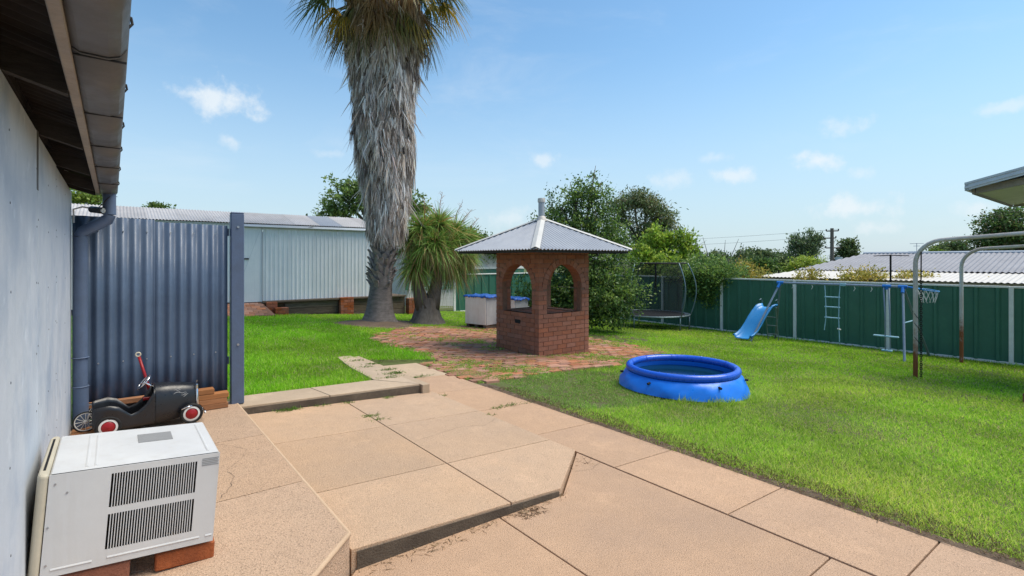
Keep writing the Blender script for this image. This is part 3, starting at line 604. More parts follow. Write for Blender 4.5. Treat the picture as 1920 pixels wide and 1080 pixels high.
for org, u, nr, wd, vis, keep in (((PX0, PY0, 0), (1, 0, 0), (0, -1, 0), PX1-PX0, 1, 0), ((PX0, PY1, 0), (0, -1, 0), (-1, 0, 0), PY1-PY0, 1, 1), ((PX1, PY1, 0), (-1, 0, 0), (0, 1, 0), PX1-PX0, 0, 0), ((PX1, PY0, 0), (0, 1, 0), (1, 0, 0), PY1-PY0, 0, 1)):
    for m in face_bricks(org, u, nr, wd, None, keep):
        cz = sum(v[2] for v in m.v)/8
        if vis and cz > -.24: m.build('brick', 'brick', pv); nb += 1
        else: rear.add(m.v, m.f)
print('bricks', nb)
o = rear.build('rear_brickwork', 'brick', pv); o['kind'] = 'stuff'
# air brick opening in the side facing the house
B(PX0-.006, PX0+.10, 7.70, 7.86, .38, .45).build('air_vent', 'dark', pv)
B(PX0+.10, PX1-.10, PY0+.10, PY1-.10, .47, .565).build('hearth', 'clay', pv, bevel=.01)
RX0, RX1, RY0, RY1, RZ, AZ = 5.60, 8.12, 6.55, 9.10, 1.80, 2.44
ax, ay = (RX0+RX1)/2, (RY0+RY1)/2
def hipface(p0, p1):
    p0, p1 = Vector((*p0, RZ)), Vector((*p1, RZ)); ap = Vector((ax, ay, AZ)); Wd = (p1-p0).length; u = (p1-p0)/Wd; mid = (p0+p1)/2; v = ap-mid; n = u.cross(v).normalized(); nw_ = int(Wd/.085)*8; top = []; bot = []
    for j in range(nw_+1):
        a_ = Wd*j/nw_; f_ = 1-abs(2*a_/Wd-1); d = n*(.013*math.sin(2*PI*a_/.085)); bot.append(p0+u*a_+d-v.normalized()*.02); top.append(p0+u*a_+v*f_*.985+d)
    MB().grid([bot, top]).build('roof_sheet', 'galv', pv, smooth=True)
cs = [(RX0, RY0), (RX1, RY0), (RX1, RY1), (RX0, RY1)]
for i in range(4): hipface(cs[i], cs[(i+1) % 4])
for cx_, cy_ in cs:
    p = Vector((cx_, cy_, RZ+.012)); ap = Vector((ax, ay, AZ+.015)); d = (ap-p).normalized(); side = d.cross(Vector((0, 0, 1))).normalized()
    m = MB(); m.grid([[q+side*w_+Vector((0, 0, h_)) for w_, h_ in ((-.075, -.012), (-.02, .012), (0, .02), (.02, .012), (.075, -.012))] for q in (p, ap)]); m.build('hip_capping', 'capping', pv, solid=.003)
for (x0, x1, y0, y1) in ((RX0+.05, RX1-.05, RY0+.05, RY0+.09), (RX0+.05, RX1-.05, RY1-.09, RY1-.05), (RX0+.05, RX0+.09, RY0+.092, RY1-.092), (RX1-.09, RX1-.05, RY0+.092, RY1-.092)): B(x0, x1, y0, y1, 1.735, 1.782).build('eave_batten', 'wood_dark', pv)
MB().tube([(ax-.04, ay-.04, AZ-.1), (ax-.04, ay-.04, AZ+.34)], .063, 18).build('flue', 'galv', pv, smooth='auto'); MB().tube([(ax-.04, ay-.04, AZ+.33), (ax-.04, ay-.04, AZ+.375), (ax-.04, ay-.04, AZ+.41)], [.076, .078, .07], 18).build('flue_cap', 'rust', pv, smooth='auto'); MB().lathe([(.11, -.05), (.085, .03), (.066, .05)], 18, (ax-.04, ay-.04, AZ)).build('flue_flashing', 'rust', pv, smooth=True)

# ------------------------------------------------------------------ brick paving around it
def pip(x, y, poly):
    c = False; j = len(poly)-1
    for i in range(len(poly)):
        (xi, yi), (xj, yj_) = poly[i], poly[j]
        if (yi > y) != (yj_ > y) and x < (xj-xi)*(y-yi)/(yj_-yi)+xi: c = not c
        j = i
    return c
PAVE = [(3.83, 5.6), (4.6, 5.75), (5.3, 5.9), (6.5, 5.78), (7.8, 6.1), (9.3, 6.66), (9.7, 7.6), (9.6, 8.8), (8.9, 10.4), (8.5, 12.2), (7.2, 12.5), (6.2, 12.3), (5.0, 11.4), (4.3, 10.5), (4.15, 9.2), (4.25, 8.4), (4.25, 7.5), (3.83, 7.35)]
pav = thing('brick_paving', (6, 8, G(6)), 'weathered red brick paving with weeds around the pavilion', None); pav['kind'] = 'structure'
bb = []
k = 0; y = 5.5
while y < 12.6:
    x = 3.6 + (.12 if k % 2 else 0) - .02*k % .24
    while x < 9.9:
        if pip(x+.115, y+.055, PAVE) and not (PX0-.1 < x+.1 < PX1+.05 and PY0-.05 < y+.05 < PY1): bb.append((x, y))
        x += .24
    y += .119; k += 1
bb.sort(key=lambda p: p[0]**2+p[1]**2)
base = MB().box(-.115, .115, -.0545, .0545, -.06, 0); src = None; rest = MB()
for i, (x, y) in enumerate(bb):
    z = G(x+.115)+.012+random.uniform(-.006, .006)+.012*math.sin(x*2.3+y*1.1); ro = (random.gauss(0, .02), .061+random.gauss(0, .02), random.gauss(0, .03))
    if i < 300:
        if src is None: src = base.build('paver', 'paver', pav, world=False, bevel=.004); o = src; o.location = Vector((x+.115, y+.055, z))-Vector(pav.location); o.rotation_euler = ro
        else:
            o = inst(src, 'paver', pav, Vector((x+.115, y+.055, z))-Vector(pav.location), ro); bv = o.modifiers.new('bevel', 'BEVEL'); bv.width = .004
    else:
        M4 = Matrix.Translation((x+.115, y+.055, z)) @ Matrix.Rotation(ro[2], 4, 'Z') @ Matrix.Rotation(.061+ro[0], 4, 'Y') @ Matrix.Rotation(ro[0], 4, 'X'); rest.box(-.115, .115, -.0545, .0545, -.06, 0, M4)
rest.build('far_pavers', 'paver', pav)['kind'] = 'stuff'

# ------------------------------------------------------------------ corrugated shed on sleepers
sh = thing('corrugated_shed', (3, 16.9, 0), 'long pale grey corrugated steel shed with low roof behind the lawn', 'shed')
SX0, SX1, SY, SZ0, SZ1 = -2.2, 7.1, 16.9, .36, 2.66
def ribsheet(x0, x1, z0, z1, yb, nm='cladding_sheet', mt='shedw', par=None, pitch=.19, h=.022, m=None, flat=.5):
    pts = []; x = x0
    while x < x1-1e-6:
        for fx, fh in ((0, 0), (flat, 0), (flat+.1, 1), (.9, 1), (1, 0)):
            xx = min(x+fx*pitch, x1); pts.append((xx, yb-h*fh))
        x += pitch
    rows = [[(a_, b_, z) for a_, b_ in pts] for z in (z0, z1)]
    mm = MB().grid(rows)
    if m: mm.v = [tuple(m @ Vector(p)) for p in mm.v]
    return mm.build(nm, mt, par)
x = 3.58; i = 0
while x < SX1-.01: x1 = min(x+.76, SX1); ribsheet(x, x1-.004, SZ0, SZ1-.02, SY-.002*(i % 2), par=sh, pitch=.127, h=.016, flat=.55); x = x1; i += 1
x = SX0; i = 0
while x < 2.85: x1 = min(x+.76, 2.86); ribsheet(x, x1-.004, SZ0, SZ1-.02, SY-.002*(i % 2), par=sh, pitch=.127, h=.016, flat=.55); x = x1; i += 1
dr = B(2.87, 3.54, SY-.02, SY+.01, SZ0-.02, SZ1-.06).build('door', 'shedw', sh, bevel=.004)
for a_ in (2.865, 3.545): B(a_-.012, a_+.02, SY-.035, SY-.021, SZ0-.03, SZ1-.03).build('door_frame', 'fasciagr', sh)
B(2.90, 3.19, SY-.05, SY-.022, 1.62, 1.66).build('door_handle', 'black', dr); 
m = MB(); m.tube([(2.9, SY-.0225, .75), (3.5, SY-.0225, 2.5)], .004, 4); m.build('door_crease', 'fasciagr', dr)
for yy, nm in ((SY+3.0, 'rear_wall'),): B(SX0, SX1, yy, yy+.02, 0, 2.6).build(nm, 'shedw', sh)
B(SX0, SX0+.02, SY+.02, SY+3, 0, 2.6).build('end_wall', 'shedw', sh)
m = MB(); m.add([(SX1, SY+.01, .36), (SX1, SY+3, .36), (SX1, SY+3, 2.62), (SX1, SY+1.5, 3.10), (SX1, SY+.01, 2.62)], [(0, 1, 2, 3, 4)]); m.build('gable_wall', 'shedw', sh, solid=.01)
def roofsheet(x0, x1, ya, za, yb, zb, mt, par, nm='roof_sheet', pitch=.076, amp=.011, per=6):
    n = max(4, int((x1-x0)/pitch*per)); MB().grid([[(x0+(x1-x0)*j/n, yy, zz_+amp*math.sin(2*PI*(x0+(x1-x0)*j/n)/pitch)) for j in range(n+1)] for yy, zz_ in ((ya, za), (yb, zb))]).build(nm, mt, par, smooth=True)
x = SX0-.1; i = 0
while x < SX1+.05:
    x1 = min(x+.765, SX1+.1); mt = 'galv' if abs(x-5.4) < .38 else 'galvold'
    roofsheet(x, x1, SY-.12, 2.70+.004*(i % 2), SY+1.5, 3.14+.004*(i % 2), mt, sh); roofsheet(x, x1, SY+1.5, 3.14+.004*(i % 2), SY+3.1, 2.70+.004*(i % 2), mt, sh); x += .755; i += 1
m = MB().grid([[(xx, SY-.13, 2.665), (xx, SY-.15, 2.60), (xx, SY-.09, 2.575), (xx, SY-.04, 2.60), (xx, SY-.04, 2.67)] for xx in (2.75, SX1+.05)]); m.build('gutter', 'fasciagr', sh, solid=.004)
B(SX0, SX1, SY-.03, SY-.005, 2.645, 2.685).build('fascia', 'fasciagr', sh)
MB().tube([(4.85, SY-.2, 2.62), (5.05, SY-.12, 2.66), (5.15, SY-.06, 2.68)], [.004, .012, .006], 5).build('fallen_frond', 'bark', sh)
# retaining sleepers + brick piers + ramp
ret = thing('retaining_wall', (6, 16.85, -.1), 'low wall of weathered timber sleepers under the shed', 'wall')
for z0, z1 in ((-.34, -.135), (-.128, .08), (.087, .29)):
    for x0, x1 in ((4.2, 5.84), (6.32, 8.24)): B(x0, x1, 16.82, 16.89, z0, z1).build('sleeper', 'sleeper', ret, bevel=.012)
B(3.55, 8.26, 16.72, 16.895, .295, .355).build('capping_sleeper', 'sleeper', ret, bevel=.01)
B(3.5, 8.3, 16.93, 20, -.5, .34).build('fill', 'soil', ret)
def brickblock(nm, x0, x1, y0, y1, z0, rows, lab, grp=None):
    t = thing(nm, ((x0+x1)/2, (y0+y1)/2, z0), lab, 'pier' if 'pier' in nm else 'step', grp)
    for k in range(rows):
        z = z0+k*.086; xx = x0
        nbk = max(1, round((x1-x0)/.23)); w = (x1-x0)/nbk; off = (k % 2)*w/2
        edges = [x0]+[x0+off+w*i_ for i_ in range(0 if off else 1, nbk+1) if x0+off+w*i_ < x1-.02]+[x1]
        for e0, e1 in zip(edges, edges[1:]): B(e0+.004, e1-.004, y0+random.uniform(0, .006), y1, z, z+.077).build('brick', 'clay', t, bevel=.004)
    B(x0+.012, x1-.012, y0+.014, y1-.01, z0, z0+rows*.086-.012).build('mortar', 'mortar', t)
    return t
brickblock('brick_pier', 5.86, 6.30, 16.62, 16.80, -.22, 7, 'orange brick pier against the sleepers beside the palm trunk', 'brick piers along the sleeper wall')
brickblock('brick_pier', 8.30, 8.78, 16.60, 16.9, -.36, 7, 'orange brick pier seen between the palm and ponytail trunks', 'brick piers along the sleeper wall')
brickblock('brick_step', 3.62, 3.92, 16.55, 16.70, .0, 4, 'upper orange brick block beside the shed ramp'); brickblock('brick_step', 3.80, 4.18, 16.30, 16.53, -.08, 3, 'lower orange brick block in front of the sleepers')
rp = thing('brick_ramp', (3.1, 16.5, .05), 'red brick ramp rising to the shed door', 'ramp')
m = MB(); m.prism([(2.2, 15.95), (3.72, 15.95), (3.55, 16.87), (2.2, 16.87)], -.2, lambda x, y: .02+(y-15.95)*.335-.012); m.build('bed', 'mortar', rp)
for k in range(7):
    yy = 15.97+k*.128
    for i in range(6):
        x0 = 2.24+.24*i+(.12 if k % 2 else 0)
        if x0+.23 > 3.66: continue
        z = .02+(yy-15.95)*.335; m = MB(); m.add([(x0, yy, z), (x0+.23, yy, z), (x0+.23, yy+.118, z+.04), (x0, yy+.118, z+.04), (x0, yy, z-.03), (x0+.23, yy, z-.03), (x0+.23, yy+.118, z), (x0, yy+.118, z)], [(0, 1, 2, 3), (4, 5, 1, 0), (5, 6, 2, 1), (7, 4, 0, 3), (6, 7, 3, 2)]); m.build('paver', 'paver', rp)

# ------------------------------------------------------------------ steel fences
def steel_fence(p0, p1, hgt, label, posts=None, step=2.37, first=0):
    p0, p1 = Vector(p0), Vector(p1); d = (p1-p0); Ln = d.length; d.normalize(); nr = Vector((d.y, -d.x, 0))
    t = thing('steel_fence', tuple(p0), label, 'fence'); ps = [first+i*step for i in range(int((Ln-first)/step)+1)]
    if first > 0: ps = [0]+ps
    def mp(a_, b_, z): return p0+d*a_+nr*b_+Vector((0, 0, z))
    for a_ in ps:
        m = MB(); m.box(a_-.042, a_+.042, -.034, .034, -.2, hgt+.005); m.v = [tuple(mp(*v)) for v in m.v]; m.build('post', 'cream', t, bevel=.006)
    for a0, a1 in zip(ps, ps[1:]):
        pts = []; a_ = a0+.034; n = 3; w = (a1-a0-.068)/n
        for k in range(n):
            b0 = a_+k*w
            for fr in (0, .5):
                q = b0+fr*w
                for fx, fh in ((0, -.018), (.17, -.018), (.21, .022), (.28, .022), (.32, -.018), (.5, -.018)): pts.append((q+fx*w, fh))
        m = MB().grid([[mp(a_, b_, z) for a_, b_ in pts] for z in (.04, hgt-.02)]); m.build('panel', 'green', t)
        for z0, z1, b_ in ((hgt-.035, hgt+.012, .026), (.0, .05, .022)):
            m = MB(); m.box(a0+.033, a1-.033, -b_, b_, z0, z1); m.v = [tuple(mp(*v)) for v in m.v]; m.build('rail', 'cream', t, bevel=.005)
    return t
steel_fence((16.3, 18.1, -.80), (16.3, -3.9, -.80), 1.79, 'long dark green steel fence with cream posts along the side boundary', first=1.65)
steel_fence((10.95, 17.85, -.53), (16.2, 17.85, -.53), 1.55, 'green steel back fence behind the white cabinets', first=0)
# wire mesh gate fence between shed and back fence
wf = thing('wire_fence', (8.6, 17.7, -.3), 'white wire mesh fence between the shed and the back fence', 'fence')
for x in (8.9, 10.86): MB().tube([(x, 17.75, -.4), (x, 17.75, 1.05)], .03, 8).build('post', 'cream', wf)
m = MB()
for i in range(20): m.tube([(8.95+.1*i, 17.75, -.32), (8.95+.1*i, 17.75, .82)], .005, 4)
for z in np.linspace(-.3, .8, 9): m.tube([(8.9, 17.756, z), (10.86, 17.756, z)], .005, 4)
m.build('mesh', 'wht', wf)['kind'] = 'stuff'
# neighbour shed behind the back fence
ns = thing('neighbour_shed', (13, 20, -.5), 'white panelled neighbour shed seen above the back fence', 'building')
B(10.4, 17, 21.0, 24, -.7, 2.0).build('wall', 'whitewall', ns)
for i in range(18): B(10.45+.36*i, 10.47+.36*i, 20.985, 21.0, .2, 1.95).build('batten', 'whitewall', ns)
B(10.3, 17.1, 20.9, 20.985, 1.15, 1.25).build('trim', 'cream', ns); B(10.3, 17.1, 20.92, 20.98, .25, 1.13).build('green_band', 'green', ns)
m = MB(); m.prism([(10.2, 20.8), (17.2, 20.8), (17.2, 24.2), (10.2, 24.2)], 2.0, lambda x, y: 2.06+(y-20.8)*.08); m.build('roof', 'galvold', ns)

# ------------------------------------------------------------------ cabinets under a tarp
def cabinet(loc, rz, w, d, h, lab, tl):
    c = thing('cabinet', loc, lab, 'cabinet', rz=rz)
    B(0, w, 0, d, .09, h).build('carcass', 'cab2', c, world=False, bevel=.006); B(-.018, -.001, .015, d-.015, .10, h-.015).build('door', 'cab', c, world=False, bevel=.004)
    for y_ in (.03, d/2-.05, d-.13): B(.02, w-.02, y_, y_+.1, 0, .088).build('pallet_bearer', 'sleeper', c, world=False)
    n = 22; mm = MB(); rows = []
    for i in range(n+1):
        r = []
        for j in range(n+1):
            u, v = i/n, j/n; ed = max(0, max(abs(u-.5), abs(v-.5))-.46)/.04
            r.append((-.05+(w+.1)*u, -.05+(d+.1)*v, h+.018+.008*math.sin(u*11+v*7)+.008*math.sin(v*15-u*9)+.03*random.random()*random.random()-.07*ed*ed+(.05*random.random()*ed)))
        rows.append(r)
    tp = mm.grid(rows).build('tarpaulin', 'tarp', None, world=False, smooth=True, solid=.004); tp.location = loc; tp.rotation_euler = (0, 0, rz); tag(tp, tl, 'tarpaulin')
    return c
cabinet((8.07, 11.50, G(8.1)+.01), rad(15), .62, .78, .87, 'tall beige cabinet with pale door on bearers beside the pavilion', 'crumpled blue tarpaulin over the beige cabinet')
cabinet((8.80, 11.15, G(8.9)+.0), rad(4), .5, .6, .85, 'second beige cabinet glimpsed through the pavilion arch', 'crumpled blue tarpaulin glimpsed through the pavilion arch')

# ------------------------------------------------------------------ inflatable pool
pl = thing('paddling_pool', (6.28, 4.19, G(6.28)), 'round blue inflatable-ring paddling pool on the lawn', 'pool')
n = 96; rows = []
zg = lambda x: G(x)+.005
prof = [(.862, 0), (.855, .05), (.838, .11), (.814, .17), (.784, .225), (.750, .262)]
for i in range(n+1):
    t = 2*PI*i/n; r_ = []
    for j, (R0, h) in enumerate(prof):
        f = h/.262; wr = (.010*math.sin(t*9+3*f)+.008*math.sin(t*19-6*f)+.007*math.sin(t*37+11*f)+.004*math.sin(t*67-9*f))*math.sin(PI*min(1, f*.9+.1))
        sag = .012*math.sin(t*5)*(f > .5)
        R1 = R0+wr; x = 6.28+R1*math.cos(t); y = 4.19+R1*math.sin(t); zb = zg(x); r_.append((x, y, zb*(1-f)+(.062)*f+sag*(1-f)))
    rows.append(r_)
MB().grid(rows).build('wall', 'poolw', pl, smooth=True)
MB().torus(.716, .049, 96, 18, (6.28, 4.19, .105), sq=1.0).build('inflatable_ring', 'poolr', pl, smooth=True)
MB().lathe([(.69, .10), (.70, .0), (.74, -.10), (.70, -.17), (0, -.17)], 64, (6.28, 4.19, 0)).build('liner', 'poolw', pl, smooth=True)
MB().lathe([(.712, .0), (.4, .0), (0, .0)], 64, (6.28, 4.19, .0)).build('water', 'water', pl, smooth=True)
MB().torus(.745, .005, 96, 6, (6.28, 4.19, .052)).build('seam', 'poolr', pl, smooth=True)
for az in (268, 318, 205, 150, 30):
    t = rad(az-21); e = Vector((math.cos(t), math.sin(t), 0)); p = Vector((6.28, 4.19, .0))+e*.80
    MB().tube([p+Vector((0, 0, .012)), p+e*.045+Vector((0, 0, .008))], [.017, .015], 10).build('valve', 'rubber', pl); 
for k in range(10):
    t = rad(36*k+10); e = Vector((math.cos(t), math.sin(t), 0)); c = Vector((6.28, 4.19, .105))+e*.725
    MB().tube([c-e*.064*math.cos(a_)+Vector((0, 0, .064*math.sin(a_))) for a_ in np.linspace(-.2, 1.2, 6)], .0035, 5).build('ring_crease', 'poolr', pl)

# ------------------------------------------------------------------ trampoline
tr = thing('trampoline', (14.6, 10.9, G(14.6)), 'round trampoline with curved poles and black safety net by the fence', 'trampoline')
cx, cy, bz, TR = 14.6, 10.9, -.235, 1.22
MB().torus(TR, .026, 64, 8, (cx, cy, bz)).build('frame_ring', 'steel', tr, smooth=True)
MB().lathe([(TR-.14, .0), (.6, -.008), (0, -.01)], 48, (cx, cy, bz+.01)).build('jumping_mat', 'mat_', tr, smooth=True)
sp0 = None
for k in range(60):
    t = 2*PI*k/60; e = Vector((math.cos(t), math.sin(t), 0)); m = MB().tube([Vector((cx, cy, bz+.01))+e*(TR-.15), Vector((cx, cy, bz+.01))+e*(TR-.01)], .006, 4); m.build('spring', 'galv', tr)
angs = [rad(a_) for a_ in (188, 263, 303, 60, 115, 345)]
top = 1.50
for t in angs:
    e = Vector((math.cos(t), math.sin(t), 0)); c = Vector((cx, cy, 0)); pts = []
    for f in np.linspace(0, 1, 14): pts.append(c+e*(TR+.02+.26*math.sin(f*PI*.92)-.16*f)+Vector((0, 0, bz+f*(top-bz))))
    MB().tube(pts, .019, 8).build('pole', 'steel', tr, smooth=True)
    f0 = c+e*(TR-.02); MB().tube([f0+Vector((0, 0, bz-.01)), f0+Vector((0, 0, G(f0.x)-.02))], .024, 8).build('leg', 'steel', tr, smooth=True)
MB().torus(TR-.12, .022, 64, 8, (cx, cy, top-.01)).build('top_ring', 'rubber', tr, smooth=True)
rows = []
for i in range(49):
    t = rad(-30)+2*PI*(i/48)*.86; r_ = []
    for f in np.linspace(0, 1, 8): R1 = TR-.17+.04*f-.03*math.sin(i*.9)*math.sin(f*PI); r_.append((cx+R1*math.cos(t), cy+R1*math.sin(t), bz+.02+f*(top-bz-.03)))
    rows.append(r_)
MB().grid(rows).build('safety_net', 'net', tr, smooth=True)
t = rad(222); e = Vector((math.cos(t), math.sin(t), 0)); c = Vector((cx, cy, 0))+e*(TR-.15)
MB().tube([c+Vector((0, 0, top)), c+Vector((.01, 0, .95)), c+Vector((.0, .03, .62)), c+Vector((-.1, .06, .3))], [.03, .035, .016, .01], 6).build('net_strap', 'rubber', tr); MB().tube([c+Vector((0, 0, .98)), c+Vector((.06, -.02, .45))], .012, 6).build('net_strap', 'rubber', tr)

# ------------------------------------------------------------------ swing set with slide
sw = thing('swing_set', (14.8, 5.3, G(14.8)), 'blue tube swing set with plastic slide, rope ladder and glider along the fence', 'swing set')
bz = .965; bx = 14.85
MB().tube([(bx, 6.80, bz), (bx, 3.80, bz)], .030, 10).build('top_bar', 'bluetube', sw, smooth='auto')
B(bx-.033, bx+.033, 5.1, 5.24, bz-.034, bz+.034).build('bar_clip', 'palebl', sw, bevel=.008)
legs = [((bx, 6.74, bz), (13.88, 7.12, G(13.9)-.03)), ((bx, 6.74, bz), (15.75, 7.3, G(15.8)-.03)), ((bx, 3.90, bz), (13.90, 3.62, G(13.9)-.03)), ((bx, 3.90, bz), (15.95, 3.64, G(16)-.03))]
for i, (a_, b_) in enumerate(legs): MB().tube([a_, b_], .026, 10).build('leg', 'bluetube' if i % 2 == 0 else 'steel', sw, smooth='auto')
for y_ in (6.74, 3.90, 4.22):
    m = MB(); m.tube([(bx, y_-.09, bz), (bx, y_+.09, bz)], .040, 10); m.tube([(bx, y_, bz), (bx-.10, y_+(.03 if y_ > 5 else -.02), bz-.14)] if y_ != 4.22 else [(bx, y_, bz), (bx, y_, bz-.08)], .037, 10); m.build('connector', 'bluejoint', sw, smooth='auto')
# slide: channel swept from platform to ground
path = [(14.92, .245), (14.80, .235), (14.70, .20), (14.55, .06), (14.40, -.10), (14.26, -.28), (14.10, -.45), (13.95, -.55), (13.82, -.585)]
# finer path
pp = []
for i in range(len(path)-1):
    for f in (0, .5): pp.append((path[i][0]*(1-f)+path[i+1][0]*f, path[i][1]*(1-f)+path[i+1][1]*f))
pp.append(path[-1]); rows = []
for i, (x, z) in enumerate(pp):
    yc = 7.08+.24*(14.92-x)/1.1; w = .20+.03*(i/len(pp)); rows.append([(x, yc-w-.03, z+.055), (x, yc-w-.03, z+.095), (x, yc-w, z+.10), (x, yc-w+.02, z+.03), (x, yc-w+.05, z), (x, yc, z-.005), (x, yc+w-.05, z), (x, yc+w-.02, z+.03), (x, yc+w, z+.10), (x, yc+w+.03, z+.095), (x, yc+w+.03, z+.055)])
MB().grid(rows).build('slide', 'slide', sw, smooth=True, solid=.012)
for y_ in (6.86, 7.31): MB().tube([(14.93, y_, .22), (14.97, y_, .40), (14.90, y_, .47), (14.80, y_, .44)], .014, 8).build('grab_rail', 'steel', sw, smooth=True)
for y_ in (6.92, 7.22): MB().tube([(14.95, y_, .24), (15.15, y_, -.78)], .014, 8).build('ladder_rail', 'steel', sw, smooth='auto')
for z in (-.05, -.30, -.55): MB().tube([(15.0+.2*(.24-z)/1.0-.04, 6.92, z), (15.0+.2*(.24-z)/1.0-.04, 7.22, z)], .013, 8).build('ladder_rung', 'steel', sw)
MB().tube([(14.95, 6.9, .235), (15.3, 7.0, .22)], .014, 8).build('platform_brace', 'bluetube', sw); 
# rope ladder
for y_, zb in ((5.60, -.25), (5.24, -.52)):
    MB().tube([(bx, y_, bz-.03), (bx, y_-.02*(1 if y_ > 5.4 else -1), .62), (bx, y_-.03*(1 if y_ > 5.4 else -1), .1), (bx, y_+.01, zb)], .011, 6).build('rope', 'palebl', sw)
for z in (.63, .37, .09): MB().tube([(bx, 5.60, z), (bx, 5.24, z)], .017, 8).build('rung', 'palebl', sw)
MB().tube([(bx, 5.30, -.18), (bx, 5.22, -.20)], .02, 6).build('rope_toggle', 'wht', sw)
for y_ in (6.42, 5.92, 4.92, 4.55): MB().tube([(bx, y_, bz-.03), (bx+.01, y_-.02, bz-.09), (bx, y_+.01, bz-.15)], .008, 5).build('hook', 'wht', sw)
# glider
for y_, x in ((4.25, bx-.03), (4.17, bx+.04)): MB().tube([(x, y_+.03, bz-.03), (x, y_, .3), (x, y_-.01, -.57)], .016, 8).build('glider_rod', 'bluetube', sw, smooth=True)
B(bx-.05, bx+.05, 3.98, 4.50, -.27, -.235).build('glider_seat', 'palebl', sw, bevel=.012); B(bx-.05, bx+.05, 4.11, 4.33, -.62, -.575).build('glider_footrest', 'palebl', sw, bevel=.015)
# hoop and net on the near end
MB().tube([(bx, 3.80, bz), (bx-.05, 3.62, bz-.02)], .02, 8).build('hoop_bracket', 'bluejoint', sw)
MB().torus(.20, .012, 28, 6, (bx-.08, 3.40, bz-.05), m=Matrix.Rotation(rad(8), 4, 'X')).build('hoop', 'slide', sw, smooth=True)
m = MB()
for k in range(12):
    for s in (-1, 1):
        pts = []
        for f in np.linspace(0, 1, 5): t = 2*PI*k/12+s*f*.6; R1 = .19-.07*f; pts.append((bx-.08+R1*math.cos(t), 3.40+R1*math.sin(t), bz-.06-.27*f+.02*math.sin(k)))
        m.tube(pts, .0045, 4)
m.build('hoop_net', 'wht', sw)
MB().tube([(14.40, 3.76, .15), (15.35, 3.78, .15)], .016, 8).build('cross_brace', 'palebl', sw)

# ------------------------------------------------------------------ bent rusty pipe frames and chain
for x, y, zt, r_, lab in ((11.41, 2.81, 1.96, .036, 'rusty bent pipe arch with a black chain hanging beside it'), (15.2, 2.90, 1.86, .036, 'rusty bent pipe arch standing closer to the green fence')):
    t = thing('pipe_arch', (x, y, G(x)), lab, 'pipe frame', 'bent pipe arches'); R1 = .42; pts = [(x, y, G(x)-.1), (x, y, .0), (x, y, zt-R1)]
    for a_ in np.linspace(0, PI/2, 9)[1:]: pts.append((x, y-R1*(1-math.cos(a_)), zt-R1*(1-math.sin(a_))))
    pts += [(x, 1.4, zt+.07), (x, 0, zt+.15), (x, -1.2, zt+.2)]
    MB().tube(pts, r_, 12).build('bent_pipe', 'rust', t, smooth='auto'); MB().tube([(x, -1.2, zt+.24), (x, -1.2, G(x)-.1)], r_*1.001, 12).build('rear_leg', 'rust', t, smooth='auto')
ch = thing('hanging_chain', (11.37, 2.72, G(11.4)), 'heavy black chain hanging beside the nearer rusty pipe', 'chain')
lk = None
for k in range(46):
    z = 1.245-.0385*k; ro = (PI/2, 0, (PI/2 if k % 2 else 0)+.3)
    if lk is None:
        m = MB(); m.tube([(.016*math.cos(a_), .028*math.sin(a_), 0) for a_ in np.linspace(0, 2*PI, 15)], .0065, 5, caps=False); lk = m.build('link', 'chain', ch, world=False, smooth=True); o = lk; o.location = (0, 0, z-ch.location.z)
    else: o = inst(lk, 'link', ch, (0, 0, z-ch.location.z))
    o.rotation_euler = ro
MB().tube([(11.37, 2.72, 1.25), (11.38, 2.72, 1.75)], .010, 6).build('wire_tie', 'chain', ch); MB().tube([(11.38, 2.72, 1.25), (11.41, 2.78, 1.22), (11.45, 2.83, 1.25)], .008, 6).build('hook', 'chain', ch)
for z in (.2, .45, .62): MB().tube([(11.365, 2.73, z-.1), (11.365, 2.80, z), (11.40, 2.85, z+.06), (11.45, 2.81, z+.1)], .005, 5).build('wire_tie', 'chain', ch)
tg = thing('brick_block', (10.27, 1.23, G(10.3)), 'small reddish block standing on the lawn at the right picture edge', 'block')
B(10.20, 10.42, 1.06, 1.28, G(10.3)-.02, G(10.3)+.14).build('brick', 'clay', tg, bevel=.01); B(10.215, 10.405, 1.075, 1.265, G(10.3)+.141, G(10.3)+.2).build('brick', 'clay', tg, bevel=.01)

# ------------------------------------------------------------------ verandah roof corner of the house
vr = thing('verandah_roof', (13, .0, 2.8), 'grey gutter corner of a verandah roof with pale soffit at the top edge', 'roof')
ex, ey, ez = 11.81, 2.21, 2.82; ex2 = 15.54
k1 = .15; k2 = .245
for j in range(4): MB().add([(ex-.016*(j % 2), yy, ez+.036*j+(ey-yy)*k2+h) for yy in (ey, -3.5) for h in (0, .035)] + [(ex+.03, yy, ez+.036*j+(ey-yy)*k2+h) for yy in (ey, -3.5) for h in (0, .035)], [(0, 1, 3, 2), (4, 6, 7, 5), (0, 4, 5, 1), (2, 3, 7, 6), (0, 2, 6, 4), (1, 5, 7, 3)]).build('verge_trim', 'fasciagr', vr)
B(ex, ex2+.2, ey-.06, ey, ez+.0, ez+.11).build('eave_gutter', 'fasciagr', vr, bevel=.008)
m = MB(); m.add([(ex+.03, ey-.06, ez+.13), (ex2+.2, ey-.06, ez+.13), (ex2+.2, -3.5, ez+.13+(ey+3.44)*k2), (ex+.03, -3.5, ez+.13+(ey+3.44)*k2)], [(0, 1, 2, 3)]); m.build('roof_sheet', 'galvold', vr, solid=.01)
m = MB(); m.add([(ex+.25, ey-.10, ez-.01), (ex2, ey-.10, ez-.01), (ex2, -3.5, ez-.01+(ey+3.4)*k1), (ex+.25, -3.5, ez-.01+(ey+3.4)*k1)], [(3, 2, 1, 0)]); m.build('soffit', 'soffit', vr, solid=.008)
